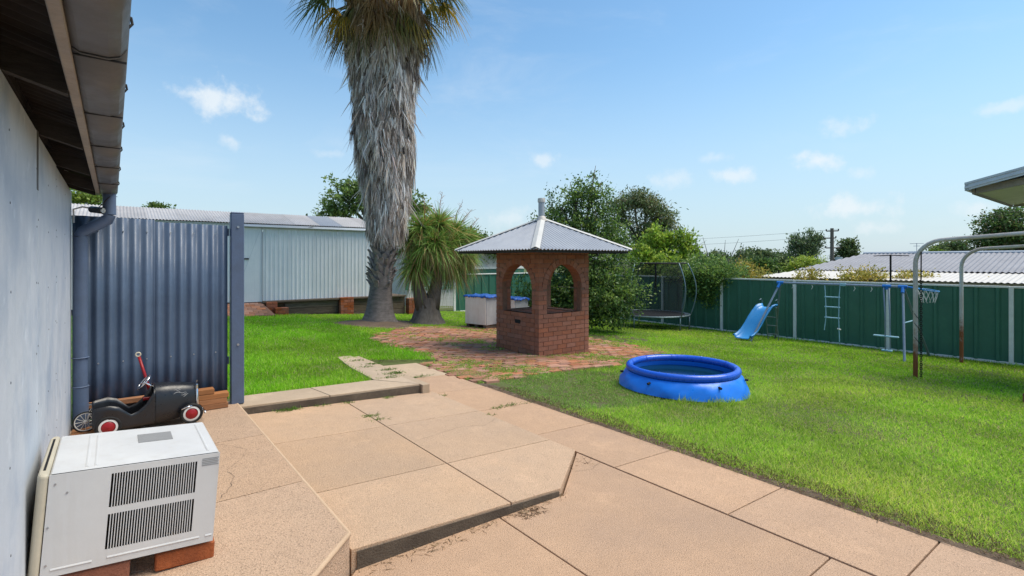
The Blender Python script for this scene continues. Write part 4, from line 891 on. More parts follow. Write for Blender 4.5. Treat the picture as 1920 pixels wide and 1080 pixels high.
m = MB(); m.add([(x, yy, ez-.06+(ey-yy)*k1+h) for x in (ex+.20, ex+.245) for yy in (ey-.12, -3.5) for h in (0, .12)], [(0, 1, 3, 2), (4, 6, 7, 5), (0, 4, 5, 1), (2, 3, 7, 6), (0, 2, 6, 4), (1, 5, 7, 3)]); m.build('side_beam', 'wood_grey', vr)
B(ex+.2, ex2+.1, ey-.10, ey-.062, ez-.05, ez+.06).build('eave_beam', 'wood_grey', vr)
B(ex2, ex2+.05, -3.5, ey-.12, ez-.05, ez+.04).build('side_beam', 'wood_grey', vr)
for x in (ex+.3, ex2-.1): B(x-.045, x+.045, -.9, -.81, -.6, ez+.36).build('post', 'wood_grey', vr)

# ------------------------------------------------------------------ neighbour house over the fence
nh = thing('neighbour_house', (26, 4, -1.2), 'neighbour house with grey corrugated hip roof and cream verandah roof', 'house')
B(24.6, 31.5, -9, 10.2, -1.3, 1.15).build('wall', 'housewall', nh); B(22.25, 24.6, -9, 10.6, .80, .86).build('verandah_lining', 'housewall', nh)
B(22.0, 22.03, -9, 10.9, .72, .86).build('fascia', 'housewall', nh)
for y_ in (9.6, 6.5, 3.4, .3): B(22.2, 22.3, y_, y_+.1, -1.3, .82).build('verandah_post', 'cream', nh)
def ysheet(x0, z0, x1, z1, y0a, y0b, y1, mt, nm, pitch, amp):
    n = int((y0a-y1)/pitch*6); A = []; Bq = []
    for j in range(n+1):
        f = j/n; ya = y1+(y0a-y1)*f; lim = min(1, max(.02, (y0a-ya)/max(1e-6, y0a-y0b))) if y0a > y0b else 1
        w_ = amp*math.sin(2*PI*ya/pitch); A.append((x0, ya, z0+w_)); Bq.append((x0+(x1-x0)*lim, ya, z0+(z1-z0)*lim+w_))
    MB().grid([A, Bq]).build(nm, mt, nh, smooth=True)
ysheet(21.95, .885, 24.7, 1.16, 11.0, 10.2, -9, 'colour_cream', 'verandah_roof', .152, .014)
ysheet(24.4, 1.17, 28.2, 1.90, 10.4, 8.9, -9, 'roofgrey', 'main_roof', .16, .02)
m = MB(); m.add([(24.4, 10.4, 1.17), (28.2, 8.9, 1.90), (32, 10.4, 1.17)], [(0, 1, 2)]); m.add([(28.2, 8.9, 1.9), (28.2, -9, 1.9), (32, -9, 1.17), (32, 10.4, 1.17)], [(0, 1, 2, 3)]); m.build('rear_roof', 'galvold', nh)
MB().tube([(28.2, 8.95, 1.92), (28.2, -9, 1.92)], .06, 6).build('ridge_capping', 'fasciagr', nh)
tv = thing('television_aerial', (27.5, 7.4, 1.8), 'thin television aerial on the neighbour roof ridge', 'aerial')
MB().tube([(28.2, 6.9, 1.85), (28.2, 6.9, 2.35)], .012, 5).build('mast', 'galv', tv)
for z, w in ((2.33, .25), (2.22, .12), (1.98, .3)): MB().tube([(28.2, 6.9-w, z), (28.2, 6.9+w, z)], .01, 5).build('element', 'galv', tv)
cl = thing('rotary_clothes_line', (20.2, 5.4, -1.1), 'dark folded rotary clothes line pole between fence and neighbour roof', 'clothes line')
MB().tube([(20.6, 5.75, -1.2), (20.6, 5.75, 1.78)], .03, 8).build('pole', 'chain', cl)
for dy in (-.5, -.3, .3, .5): MB().tube([(20.6, 5.75, 1.76), (20.6+.1*abs(dy), 5.75+dy, 1.74)], .014, 6).build('arm', 'chain', cl)
gr = thing('far_house', (48, 31, -1.5), 'distant low house with grey roof behind the bushes', 'house')
B(45, 53, 27, 34, -1.5, .5).build('wall', 'housewall', gr); m = MB(); m.add([(44.6, 26.6, .5), (53.4, 26.6, .5), (53.4, 34.4, .5), (44.6, 34.4, .5), (47.5, 30.5, 1.35), (50.5, 30.5, 1.35)], [(0, 1, 5, 4), (1, 2, 5), (2, 3, 4, 5), (3, 0, 4)]); m.build('roof', 'galvold', gr)

# ------------------------------------------------------------------ power pole and lines
pw = thing('power_pole', (43, 20, -1.5), 'timber power pole with crossarms and a grey transformer beyond the houses', 'power pole')
dpp = 47.0
def atd(px, py, d): t = (px-960)/960*d; return Vector((math.sin(YAW)*d+math.cos(YAW)*t, math.cos(YAW)*d-math.sin(YAW)*t, 1.61-(py-487)/960*d))
pb = atd(1560, 0, dpp); px_, py_ = pb.x, pb.y; pw.location = (px_, py_, -1.3)
MB().tube([(px_, py_, -1.5), (px_, py_, 4.5)], [.19, .14], 10).build('pole', 'pole', pw, smooth='auto')
ad = Vector((.3, -.95, 0)).normalized()
for z, w0, w1 in ((4.25, -.45, .5), (3.6, -.65, .3), (2.7, -.5, .7)):
    m = MB(); m.tube([Vector((px_, py_, z))+ad*w0, Vector((px_, py_, z))+ad*w1], .055, 6); m.build('crossarm', 'pole', pw)
    for w in (w0, w1): MB().tube([Vector((px_, py_, z))+ad*w, Vector((px_, py_, z+.18))+ad*w], .05, 6).build('insulator', 'dark', pw)
MB().tube([(px_+.25, py_-.45, 1.05), (px_+.25, py_-.45, 1.85)], .32, 14).build('transformer', 'fasciagr', pw, smooth='auto'); MB().tube([(px_, py_, 1.0), (px_+.25, py_-.45, 1.0)], .08, 6).build('transformer_bracket', 'pole', pw)
for i, (z, w) in enumerate(((4.4, .5), (3.75, -.65), (2.85, -.5))):
    a_ = Vector((px_, py_, z))+ad*w; b_ = a_+Vector((-14, 52, 1.2)); pts = [a_.lerp(b_, f)-Vector((0, 0, 1.2*4*f*(1-f))) for f in np.linspace(0, 1, 14)]
    tag(MB().tube(pts, .012, 4).build('power_line', 'dark'), ['topmost power line leaving the timber pole', 'middle power line leaving the timber pole', 'lowest power line leaving the timber pole'][i], 'cable', 'power lines')

# ------------------------------------------------------------------ fan palm with a skirt of dead fronds
px, py = 5.80, 13.40; pz = G(px)
pm = thing('fan_palm', (px, py, pz), 'tall fan palm wrapped in a thick grey skirt of dead fronds', 'palm tree')
cz_ = lambda z: (px+.016*np.asarray(z)+.16*np.exp(-((np.asarray(z)-3.2)/1.8)**2), py-.004*np.asarray(z))
prof = [(pz-.15, .64), (pz-.02, .55), (pz+.12, .455), (pz+.32, .38), (pz+.7, .32), (pz+1.1, .285), (pz+1.6, .265), (2.6, .25), (9.4, .25)]
m = MB(); n = 28; rows = []
for z, r in prof:
    cxx, cyy = cz_(z); rows.append([(cxx+r*(1+.05*math.sin(5*t+z*3)+.03*math.sin(11*t))*math.cos(t), cyy+r*(1+.05*math.sin(5*t+z*3))*math.sin(t), z) for t in np.linspace(0, 2*PI, n+1)])
m.grid(rows); m.build('trunk', 'bark', pm, smooth=True)
# criss-cross leaf bases
bt = MB(); row = 0; z = pz+.95
while z < 2.5:
    for k in range(7):
        t = 2*PI*k/7+row*.45+random.uniform(-.15, .15); cxx, cyy = cz_(z); e = Vector((math.cos(t), math.sin(t), 0)); s = Vector((-math.sin(t), math.cos(t), 0)); b0 = Vector((float(cxx), float(cyy), z+random.uniform(-.03, .03)))+e*.25
        ln = random.uniform(.22, .34); sk_ = random.choice((-1, 1))*random.uniform(.08, .2); w = random.uniform(.06, .09)
        q = [b0-s*w, b0+s*w, b0+e*.09+s*(w*.8+sk_*.6)+Vector((0, 0, ln*.7)), b0+e*.09+s*(-w*.8+sk_*.6)+Vector((0, 0, ln*.7)), b0+e*.14+s*(sk_+w*.2)+Vector((0, 0, ln)), b0+e*.14+s*(sk_-w*.5)+Vector((0, 0, ln*.92))]
        q2 = [p-e*.05-Vector((0, 0, .01)) for p in q]
        bt.add(q+q2, [(0, 1, 2, 3), (3, 2, 4, 5), (1, 0, 6, 7), (1, 7, 8, 2), (2, 8, 10, 4), (4, 10, 11, 5), (5, 11, 9, 3), (3, 9, 6, 0)])
    z += .115; row += 1
bt.build('leaf_bases', 'boot', pm)['kind'] = 'stuff'
# skirt
Z = np.array([2.05, 2.25, 2.6, 3.0, 3.7, 4.4, 5.2, 6.0, 6.7, 7.3, 7.9, 8.6, 9.2]); RR = np.array([.26, .37, .46, .53, .62, .70, .76, .80, .84, .90, .98, 1.0, .6])
rows = []
for z, r in zip(Z, RR):
    cxx, cyy = cz_(z); rows.append([(cxx+(r-.13)*math.cos(t), cyy+(r-.13)*math.sin(t), z+.12) for t in np.linspace(0, 2*PI, 25)])
MB().grid(rows)  .build('skirt_core', 'skirtcore', pm, smooth=True)
def radial(n, z, rr, jit):
    t = rng.random(n)*2*PI; cxx, cyy = cz_(z); lump = 1+.06*np.sin(t*4+z*2.2)+.05*np.sin(t*7-z*3.1)
    r = rr*lump+rng.normal(size=n)*jit
    return np.stack([cxx+r*np.cos(t), cyy+r*np.sin(t), z], 1), np.stack([np.cos(t), np.sin(t), 0*t], 1)
nc_ = 3400; q_ = 13; zc = np.sort(2.35+6.55*rng.random(nc_)); Pc, Ec = radial(nc_, zc, np.interp(zc, Z, RR)-.04, .05); n = nc_*q_; rep = lambda a_: np.repeat(a_, q_, 0)
Sc = np.stack([-Ec[:, 1], Ec[:, 0], 0*zc], 1); lean = rng.normal(size=(nc_, 1))*.16; fanw = rep(.05+.16*rng.random((nc_, 1)))*rng.normal(size=(n, 1)); z = rep(zc)
D = np.array([0, 0, -1.]) + rep(Ec*(.02+rng.random((nc_, 1))*.13)) + rep(Sc)*(rep(lean)+fanw) + rng.normal(size=(n, 3))*.05
P = rep(Pc) + rng.normal(size=(n, 3))*np.array([.02, .02, .07]); lc = rep(.22+.34*rng.random(nc_))
V, F, k = strips(P, D, lc*(.6+.5*rng.random(n)), .014+.026*rng.random(n), np.zeros(n), 2, side=unit(rep(Sc)+rng.normal(size=(n, 3))*np.array([.5, .5, .0])))
low = np.array([[.72, .66, .62], [.56, .50, .47], [.84, .80, .77], [.20, .165, .145], [.70, .58, .49], [.40, .33, .28]]); hi = np.array([[.50, .34, .19], [.36, .24, .13], [.60, .43, .25], [.17, .12, .08], [.48, .40, .31], [.25, .17, .10]])
f = np.clip((z-7.0)/1.3+rep(rng.normal(size=nc_)*.25), 0, 1)[:, None]; pk = rep(rng.integers(0, 6, nc_)); pk = np.where(rng.random(n) < .3, rng.integers(0, 6, n), pk); T = np.repeat((low[pk]*(1-f)+hi[pk]*f)*(1+rng.normal(size=(n, 1))*.15), k, 0)
npmesh('frond_skirt', V, F, np.clip(T, .02, .8), 'straw', pm)['kind'] = 'stuff'
n = 260; z = 3+5.4*rng.random(n); P, E_ = radial(n, z, np.interp(z, Z, RR), .05); V, F, k = strips(P, np.array([0, 0, -1.])+E_*(.3+.5*rng.random((n, 1)))+rng.normal(size=(n, 3))*.2, .3+.5*rng.random(n), np.full(n, .03), np.full(n, .1), 3)
npmesh('stray_fronds', V, F, tints(low, n, k, .2), 'straw', pm)['kind'] = 'stuff'
# live and dying fans
def fan(n_f, z0, z1, out0, out1, elev, cols, droop, nm, ln=(.8, 1.15), pick=None):
    Vs, Fs, Ts, o = [], [], [], 0; st = MB()
    for i in range(n_f):
        t = 2*PI*i/n_f+random.uniform(-.25, .25); z = random.uniform(z0, z1); e = np.array([math.cos(t), math.sin(t), 0]); s = np.array([-math.sin(t), math.cos(t), 0]); el = rad(random.uniform(*elev)); r = random.uniform(out0, out1); cxx, cyy = cz_(z)
        b0 = np.array([float(cxx), float(cyy), z])+e*.3; d = e*math.cos(el)+np.array([0, 0, math.sin(el)]); h = b0+d*r; 
        st.tube([tuple(b0), tuple(b0+d*r*.5+np.array([0, 0, .03])), tuple(h)], [.028, .022, .014], 5)
        nl = 34; a_ = np.linspace(-1.75, 1.75, nl)+rng.normal(size=nl)*.04; upn = np.cross(d, s); D = d[None]*np.cos(a_)[:, None]+s[None]*np.sin(a_)[:, None]+upn[None]*(.12*rng.normal(size=(nl, 1)))
        L_ = (random.uniform(*ln)*(1-.22*np.abs(a_)/1.75)); Vv, Ff, k = strips(np.repeat(h[None], nl, 0), D, L_, np.full(nl, .045), np.full(nl, droop*random.uniform(.7, 1.3)), 4, side=unit(np.cross(D, np.cross(d, s)[None]+0*D)))
        c = cols[random.randrange(len(cols))] if pick is None else cols[pick(t)]
        Vs.append(Vv); Fs.append(Ff+o); o += len(Vv); Ts.append(np.repeat(np.clip(np.array(c)[None]*(1+rng.normal(size=(nl, 1))*.2), .01, .8), k, 0))
    npmesh(nm, np.concatenate(Vs), np.concatenate(Fs), np.concatenate(Ts), 'frond', pm)['kind'] = 'stuff'; st.build(nm.replace('fans', 'stalks'), 'bark', pm)['kind'] = 'stuff'
fan(40, 9.3, 10.4, 1.0, 1.4, (-30, 60), [(.06, .11, .03), (.09, .15, .035), (.05, .09, .03)], .35, 'green_fans')
fan(24, 8.8, 9.3, 1.05, 1.45, (-22, 5), [(.07, .12, .035), (.09, .13, .035), (.20, .19, .04), (.42, .30, .035), (.055, .09, .03)], .75, 'lower_green_fans', (.8, 1.05))
fan(22, 8.3, 8.9, .6, .95, (-50, -15), [(.38, .27, .04), (.27, .17, .07), (.14, .15, .04), (.22, .14, .06)], .9, 'dying_fans', (.7, .95))
# dry flower stalk hanging on one side
m = MB()
for k in range(14):
    a_ = Vector((px+.75, py-.55, 7.6)); b_ = a_+Vector((random.uniform(.1, .45), random.uniform(-.35, -.05), random.uniform(-1.2, -.3))); c_ = a_.lerp(b_, .5)+Vector((.2, -.15, .1)); m.tube([a_, c_, b_], [.014, .009, .004], 4)
m.build('dry_flower_stalk', 'bark2', pm)

# ------------------------------------------------------------------ ponytail palm
yx, yy_ = 7.25, 13.35; yz = G(yx)
yt = thing('ponytail_palm', (yx, yy_, yz), 'ponytail palm with forked grey trunk and shaggy drooping leaf heads', 'tree')
rows = []
for z, r in ((-.12, .62), (.02, .56), (.15, .46), (.4, .38), (.62, .34), (.75, .30)): rows.append([(yx+r*(1+.08*math.sin(3*t+1)+.04*math.sin(9*t))*math.cos(t), yy_+r*.8*(1+.06*math.sin(4*t))*math.sin(t), yz+z) for t in np.linspace(0, 2*PI, 25)])
m = MB(); m.grid(rows); m.tube([(yx-.10, yy_, yz+.45), (yx-.24, yy_+.05, yz+.95), (yx-.32, yy_+.05, yz+1.3), (yx-.36, yy_+.1, yz+1.6)], [.27, .17, .15, .13], 12); m.tube([(yx+.10, yy_-.02, yz+.45), (yx+.26, yy_-.02, yz+.95), (yx+.34, yy_-.02, yz+1.4), (yx+.33, yy_-.05, yz+1.8), (yx+.40, yy_-.05, yz+2.2)], [.28, .19, .15, .13, .11], 12)
m.tube([(yx+.33, yy_, yz+1.7), (yx+.8, yy_-.1, yz+2.0), (yx+1.1, yy_-.2, yz+2.3)], [.09, .07, .06], 8); m.tube([(yx-.36, yy_+.1, yz+1.5), (yx-.5, yy_+.2, yz+2.1), (yx-.3, yy_+.2, yz+2.6)], [.09, .08, .06], 8)
m.build('trunk', 'bark2', yt, smooth=True)
heads = [(1.3, -.2, 2.5, .8), (.3, -.4, 2.05, .8), (-.2, -.25, 2.15, .85), (1.1, -.3, 1.95, .8), (-.15, 0, 2.75, 1.0), (.35, -.1, 2.9, 1.05), (.85, -.15, 2.65, 1.0), (1.15, -.2, 2.2, .9), (-.45, .2, 2.4, .95), (.6, -.3, 2.3, .95), (.1, -.3, 2.35, .9), (-.42, -.05, 1.65, .85), (.75, -.1, 1.75, .9), (1.0, .0, 1.7, .8), (-.1, .3, 1.9, .9), (.45, .3, 2.5, 1.0)]
Vs, Fs, Ts, o = [], [], [], 0
for hx, hy, hz_, ln in heads:
    n = 520; d = unit(rng.normal(size=(n, 3))+np.array([0, 0, .55])); P = np.array([yx+hx, yy_+hy, yz+hz_])+d*.05*rng.random((n, 1))
    V, F, k = strips(P, d, ln*(.42+.46*rng.random(n)), .022+.014*rng.random(n), (.08+.5*rng.random(n))*(1 if hz_ > 2.2 else 1.8), 5)
    pk = np.where(rng.random(n) < (.22 if hz_ > 2.2 and hx > .2 else .08), rng.integers(3, 5, n), rng.integers(0, 3, n))
    cols = [(.22, .38, .07), (.32, .48, .11), (.13, .25, .05), (.56, .42, .16), (.44, .29, .11)]
    Vs.append(V); Fs.append(F+o); o += len(V); Ts.append(tints(cols, n, k, .15, pk))
    n2 = 60; d = unit(rng.normal(size=(n2, 3))*np.array([1, 1, .4])+np.array([0, 0, -.2])); V, F, k = strips(P[:n2]-np.array([0, 0, .05]), d, ln*(.6+.4*rng.random(n2)), np.full(n2, .02), .8+.3*rng.random(n2), 4)
    npm = npmesh('dead_leaves', V, F, tints([(.34, .23, .10), (.25, .16, .08), (.2, .15, .09)], n2, k, .2), 'straw', yt); npm['kind'] = 'stuff'
npmesh('leaf_heads', np.concatenate(Vs), np.concatenate(Fs), np.concatenate(Ts), 'frond', yt)['kind'] = 'stuff'
m = MB()
for hx, hz_, dx, dz in ((-.1, 2.9, -.1, .75), (.35, 3.0, .05, .85), (.8, 2.8, .3, .8), (.95, 2.7, .5, .7), (1.1, 2.4, .6, .75), (-.4, .0+2.5, .0, -.75), (-.25, 2.2, .25, -.7)):
    b0 = Vector((yx+hx, yy_-.1, yz+hz_)); e = b0+Vector((dx, -.1, dz)); m.tube([b0, b0.lerp(e, .5)+Vector((-.03, 0, .06)), e], [.014, .011, .005], 5)
    for k in range(14): q = b0.lerp(e, .3+.7*k/14); m.tube([q, q+Vector((random.uniform(-.14, .14), random.uniform(-.12, .12), random.uniform(.02, .14)))], [.005, .003], 3)
m.build('flower_spikes', 'timber', yt)['kind'] = 'stuff'

# ------------------------------------------------------------------ shrubs and trees
def tree(name, base, label, blobs, cols, leaf, clump, lpc=26, trunk=None, cat='tree', group=None, m='leaf', bark='limb', updir=0, asp=.5, shell=.55):
    t = thing(name, base, label, cat, group)
    mm = MB(); b0 = Vector(base); r0 = trunk or .15
    top = Vector((sum(b[0] for b in blobs)/len(blobs), sum(b[1] for b in blobs)/len(blobs), sum(b[2] for b in blobs)/len(blobs)))
    fork = b0.lerp(top, .45); mm.tube([b0-Vector((0, 0, .1)), b0.lerp(fork, .5)+Vector((r0*.6, 0, 0)), fork], [r0*1.15, r0, r0*.8], 8)
    for b in blobs:
        e = Vector(b[:3]); mid = fork.lerp(e, .5)+Vector((random.uniform(-.2, .2)*b[3], random.uniform(-.2, .2)*b[3], .1*b[5])); mm.tube([fork, mid, e], [r0*.6, r0*.38, r0*.16], 6)
        for _ in range(4): d = Vector((random.gauss(0, .6)*b[3], random.gauss(0, .6)*b[4], random.gauss(.1, .5)*b[5])); mm.tube([mid.lerp(e, .5), mid.lerp(e, .8)+d*.5, e+d], [r0*.2, r0*.13, r0*.05], 4)
    mm.build('trunk', bark, t, smooth=True); crown('crown', t, blobs, cols, leaf, clump, lpc, m, updir, asp, shell)
    return t
def bl(px, py, d, rx, rz, n, dz=0, ry=None): p = atd(px, py, d); return (p.x, p.y, p.z+dz, rx, ry or rx, rz, n)
SH = [(.055, .115, .028), (.08, .16, .035), (.15, .26, .05), (.04, .085, .025), (.22, .33, .07)]
tree('privet_shrub', (10.9, 10.9, -.47), 'big dense glossy green shrub rising behind the pavilion', [bl(1125, 545, 15.0, 1.05, 1.0, 330), bl(1150, 560, 14.8, .75, .75, 190), bl(1060, 555, 15.2, 1.1, 1.0, 240), bl(1010, 565, 15.6, .9, .85, 150), bl(1110, 470, 15.4, 1.0, .85, 230), bl(1050, 460, 15.6, .9, .9, 190), bl(1075, 400, 15.6, .62, .75, 100), bl(1120, 400, 15.6, .62, .8, 100), bl(1078, 362, 15.6, .22, .42, 22), bl(1108, 358, 15.6, .22, .42, 22), bl(1040, 400, 15.6, .35, .45, 34), bl(1152, 450, 15.4, .55, .6, 80)], SH, .085, .2, 26, .14, 'shrub', None, bark='bark2')
tree('lime_shrub', atd(1240, 560, 21)[:], 'lime green upright shrub growing over the fence beside the trampoline', [bl(1205, 478, 21, .5, .5, 60), bl(1228, 452, 21, .17, .75, 30), bl(1212, 462, 21, .14, .55, 20), bl(1243, 455, 21, .14, .6, 20), bl(1250, 490, 21, .9, .45, 110), bl(1258, 455, 21, .22, .65, 34), bl(1285, 470, 21, .45, .5, 50), bl(1275, 447, 21, .2, .5, 24), bl(1292, 455, 21, .18, .4, 18), bl(1190, 490, 21, .5, .6, 50), bl(1230, 505, 21, 1.0, .5, 80)], [(.24, .39, .04), (.33, .46, .06), (.15, .27, .035), (.40, .50, .09)], .13, .2, 22, .08, 'shrub', None, updir=.5)
tree('gum_tree', atd(1195, 500, 42)[:], 'tall airy gum tree with pale limbs behind the lime shrub', [bl(1160, 385, 42, 1.1, .8, 57), bl(1190, 372, 42, 1.2, .7, 76), bl(1215, 385, 42, 1.2, .8, 76), bl(1235, 405, 42, 1.1, 1.0, 79), bl(1250, 430, 42, 1.0, 1.1, 68), bl(1215, 430, 42, 1.4, 1.1, 95), bl(1170, 415, 42, 1.0, .9, 45), bl(1200, 465, 42, 1.2, 1.2, 76), bl(1235, 460, 42, 1.2, 1.2, 83)], [(.13, .19, .07), (.19, .25, .095), (.085, .125, .05), (.25, .24, .11)]  , .26, .5, 24, .26, m='leafgum', updir=-.5, asp=.3)
tree('broad_tree', atd(690, 470, 30)[:], 'leafy green tree behind the shed and the palm', [bl(650, 375, 30, 1.2, 1.0, 70), bl(665, 350, 30, .8, .6, 36), bl(625, 395, 30, .8, .5, 36), bl(690, 375, 30, 1.2, 1.0, 60), bl(760, 390, 30, 1.1, .8, 50), bl(785, 385, 30, .7, .5, 26), bl(740, 370, 30, .8, .7, 30)], [(.10, .18, .045), (.15, .24, .055), (.065, .12, .035), (.21, .30, .08)], .2, .36, 24, .2)
tree('young_tree', atd(158, 470, 27)[:], 'yellow green treetop glimpsed under the outbuilding eave', [bl(150, 368, 27, 1.0, .45, 50), bl(170, 376, 27, .8, .4, 36)], [(.22, .30, .05), (.14, .22, .04)], .18, .3, 20, .12)
tree('young_tree', atd(300, 470, 32)[:], 'tiny green treetop poking above the shed roof', [bl(296, 388, 32, .6, .25, 26)], [(.14, .22, .04), (.09, .15, .03)], .18, .25, 20, .1)
tree('back_tree', atd(892, 500, 26)[:], 'small green tree behind the ponytail palm and pavilion roof', [bl(885, 450, 26, .7, .5, 44), bl(905, 455, 26, .6, .4, 40), bl(930, 470, 26, 1.2, .5, 60)], [(.10, .17, .03), (.15, .23, .04), (.06, .11, .025)], .15, .28, 22, .1)
tree('fence_creeper', (16.45, 9.9, -.7), 'leafy creeper spilling over the green fence behind the trampoline', [(16.35, 10.2, 1.0, .4, .8, .35, 150), (16.3, 9.6, .95, .35, .6, .4, 110), (16.22, 10.0, .6, .25, .6, .35, 70), (16.6, 11.0, 1.1, .5, .9, .4, 110), (16.7, 9.6, 1.2, .5, .9, .35, 110), (16.22, 9.7, .3, .18, .3, .25, 26), (17.2, 10.4, 1.2, .8, 1.4, .5, 150)], [(.11, .22, .05), (.17, .29, .06), (.07, .14, .04), (.23, .35, .08)], .09, .2, 24, .05, 'creeper')
wh = thing('bare_twigs', (17, 9.6, .9), 'long bare twigs sticking up from the creeper', 'twigs')
for k, (a_, b_) in enumerate(((1315, 1305), (1330, 1318), (1358, 1385), (1352, 1360), (1300, 1290), (1372, 1395))):
    p0 = atd(a_, 505, 19.5); p1 = atd(b_, (448, 445, 448, 450, 470, 458)[k], 19.5); MB().tube([p0, p0.lerp(p1, .5)+Vector((.08, 0, .03)), p1], [.02, .013, .006], 5).build('twig', 'bark2', wh)
    
YE = [(.42, .34, .055), (.50, .42, .10), (.33, .30, .05), (.25, .27, .05)]
for i, (blobs, lab) in enumerate((([bl(1385, 512, 21, .5, .4, 60), bl(1410, 514, 21, .6, .32, 60), bl(1395, 500, 21, .3, .3, 20)], 'yellow leafed bush above the fence next to the creeper'), ([bl(1510, 522, 19.5, .4, .24, 36), bl(1530, 515, 19.5, .3, .2, 14)], 'sparse yellow bush against the tip of the cream roof'), ([bl(1600, 520, 19, .6, .3, 60), bl(1630, 518, 19, .55, .28, 46), bl(1645, 524, 19, .4, .2, 30)], 'widest yellow bush in front of the cream verandah roof'), ([bl(1700, 522, 18.5, .4, .25, 44), bl(1735, 525, 18.5, .35, .2, 28)], 'yellow bush behind the glider and bent pipe'), ([bl(1860, 532, 17.5, .3, .12, 14)], 'small yellow sprig above the fence at the far pipe'))):
    tree('yellow_bush', atd([1395, 1515, 1620, 1710, 1860][i], 600, [21, 19.5, 19, 18.5, 17.5][i])[:], lab, blobs, YE, .085, .17, 20, .04, 'bush', 'yellow bushes beyond the fence', updir=.3)
DG = [(.09, .14, .05), (.13, .19, .065), (.06, .10, .04), (.17, .22, .08)]
tree('willow_tree', atd(1512, 520, 60)[:], 'wind-swept dark green tree left of the power pole', [bl(1500, 475, 60, 1.3, 1.4, 90), bl(1520, 465, 60, 1.3, 1.5, 90), bl(1495, 455, 60, .8, .9, 40), bl(1530, 450, 60, .6, .6, 30)], [(.12, .18, .08), (.17, .24, .11), (.075, .12, .055)], .3, .45, 24, .3, updir=.9, asp=.35)
tree('round_bush', atd(1510, 530, 33)[:], 'rounded bright green bush below the power pole', [bl(1490, 503, 33, .7, .42, 100), bl(1515, 499, 33, .85, .5, 130), bl(1538, 504, 33, .55, .4, 80)], [(.28, .38, .05), (.36, .46, .07), (.17, .25, .045)], .14, .24, 24, .1, 'bush')
tree('small_gum', atd(1588, 520, 62)[:], 'compact gum tree right of the power pole', [bl(1588, 468, 62, 1.0, 1.0, 60), bl(1578, 485, 62, .8, .8, 40), bl(1598, 482, 62, .7, .8, 40), bl(1590, 456, 62, .6, .5, 26)], DG, .3, .42, 22, .2, m='leafgum')
tree('corner_tree', atd(1880, 520, 44)[:], 'large dark green tree behind the bent pipes and neighbour roof', [bl(1870, 430, 44, 1.6, 1.2, 110), bl(1885, 408, 44, 1.2, .8, 70), bl(1855, 455, 44, 1.4, .9, 90), bl(1910, 440, 44, 1.4, 1.2, 90), bl(1930, 460, 44, 1.6, 1.0, 80)], [(.08, .16, .045), (.12, .21, .055), (.055, .105, .035), (.16, .14, .06)], .26, .42, 24, .3)
tree('far_gum', atd(1778, 520, 70)[:], 'hazy olive gum tree above the neighbour roof', [bl(1765, 468, 70, 1.3, .6, 60), bl(1790, 462, 70, 1.3, .7, 60), bl(1805, 470, 70, .9, .5, 40)], DG, .34, .5, 22, .2, m='leafgum')
tree('garden_bush', atd(1752, 520, 60)[:], 'bright green bush poking over the neighbour roof ridge', [bl(1752, 474, 60, .6, .35, 40), bl(1768, 477, 60, .5, .25, 26)], [(.14, .22, .035)], .25, .3, 20, .1, 'bush')
far = [(1330, 492, 38, 1.6, .8, 'dark green tree just over the creeper'), (1395, 488, 75, 2.2, 1.1, 'leftmost of the far dark trees on the skyline'), (1425, 482, 78, 2.6, 1.3, 'tallest of the far dark trees on the skyline'), (1460, 487, 80, 2.6, 1.1, 'rightmost of the far dark trees beside the willow'), (1350, 497, 50, 2.2, .7, 'olive tree on the skyline above the fence post'), (1425, 497, 60, 1.8, .7, 'lighter green tree in front of the skyline trees')]
for i, (x, y, d, rx, rz, lab) in enumerate(far): tree('skyline_tree', atd(x, 525, d)[:], lab, [bl(x, y, d, rx, rz, 120), bl(x-8, y+6, d, rx*.7, rz*.7, 60), bl(x+9, y+5, d, rx*.7, rz*.6, 60)], DG if i != 5 else SH, .28*d/70+.06, .5*d/70, 22, .2, group='trees on the skyline', m='leafgum')

# ------------------------------------------------------------------ lawn, weeds and litter
tab = rng.random((64, 64))
def vn(x, y, s, o=0):
    x = np.asarray(x)*s+o*7.3; y = np.asarray(y)*s+o*3.7; i = np.floor(x).astype(int); j = np.floor(y).astype(int); u = x-i; v = y-j; u = u*u*(3-2*u); v = v*v*(3-2*v); g_ = lambda a_, b_: tab[a_ % 64, b_ % 64]
    return (g_(i, j)*(1-u)+g_(i+1, j)*u)*(1-v)+(g_(i, j+1)*(1-u)+g_(i+1, j+1)*u)*v
def pipv(x, y, poly):
    c = np.zeros(len(x), bool); j = len(poly)-1
    for i in range(len(poly)):
        (xi, yi), (xj, yj_) = poly[i], poly[j]
        if yi != yj_: c ^= ((yi > y) != (yj_ > y)) & (x < (xj-xi)*(y-yi)/(yj_-yi)+xi)
        j = i
    return c
def Gv(x): return .20-.061*np.clip(x, 0, 20)
N0 = 2600000
X = -1.5+17.7*rng.random(N0); Y = -.8+18.5*rng.random(N0); dist = np.hypot(X, Y); dd = math.sin(YAW)*X+math.cos(YAW)*Y; rr = math.cos(YAW)*X-math.sin(YAW)*Y
dens = np.clip(7900*(4.5/np.maximum(dist, 1))**1.7, 520, 7900); A0 = 17.7*18.5; keep = (rng.random(N0) < dens*A0/N0) & (dd > .5) & (np.abs(rr/np.maximum(dd, .1)) < 1.25)
X, Y, dist = X[keep], Y[keep], dist[keep]
n1 = vn(X, Y, .9, 1)*.6+vn(X, Y, 3.1, 2)*.4; n2 = vn(X, Y, 5.3, 3)*.6+vn(X, Y, 13, 4)*.4
edge = 3.795+.07*vn(X, Y, 2.2, 5)
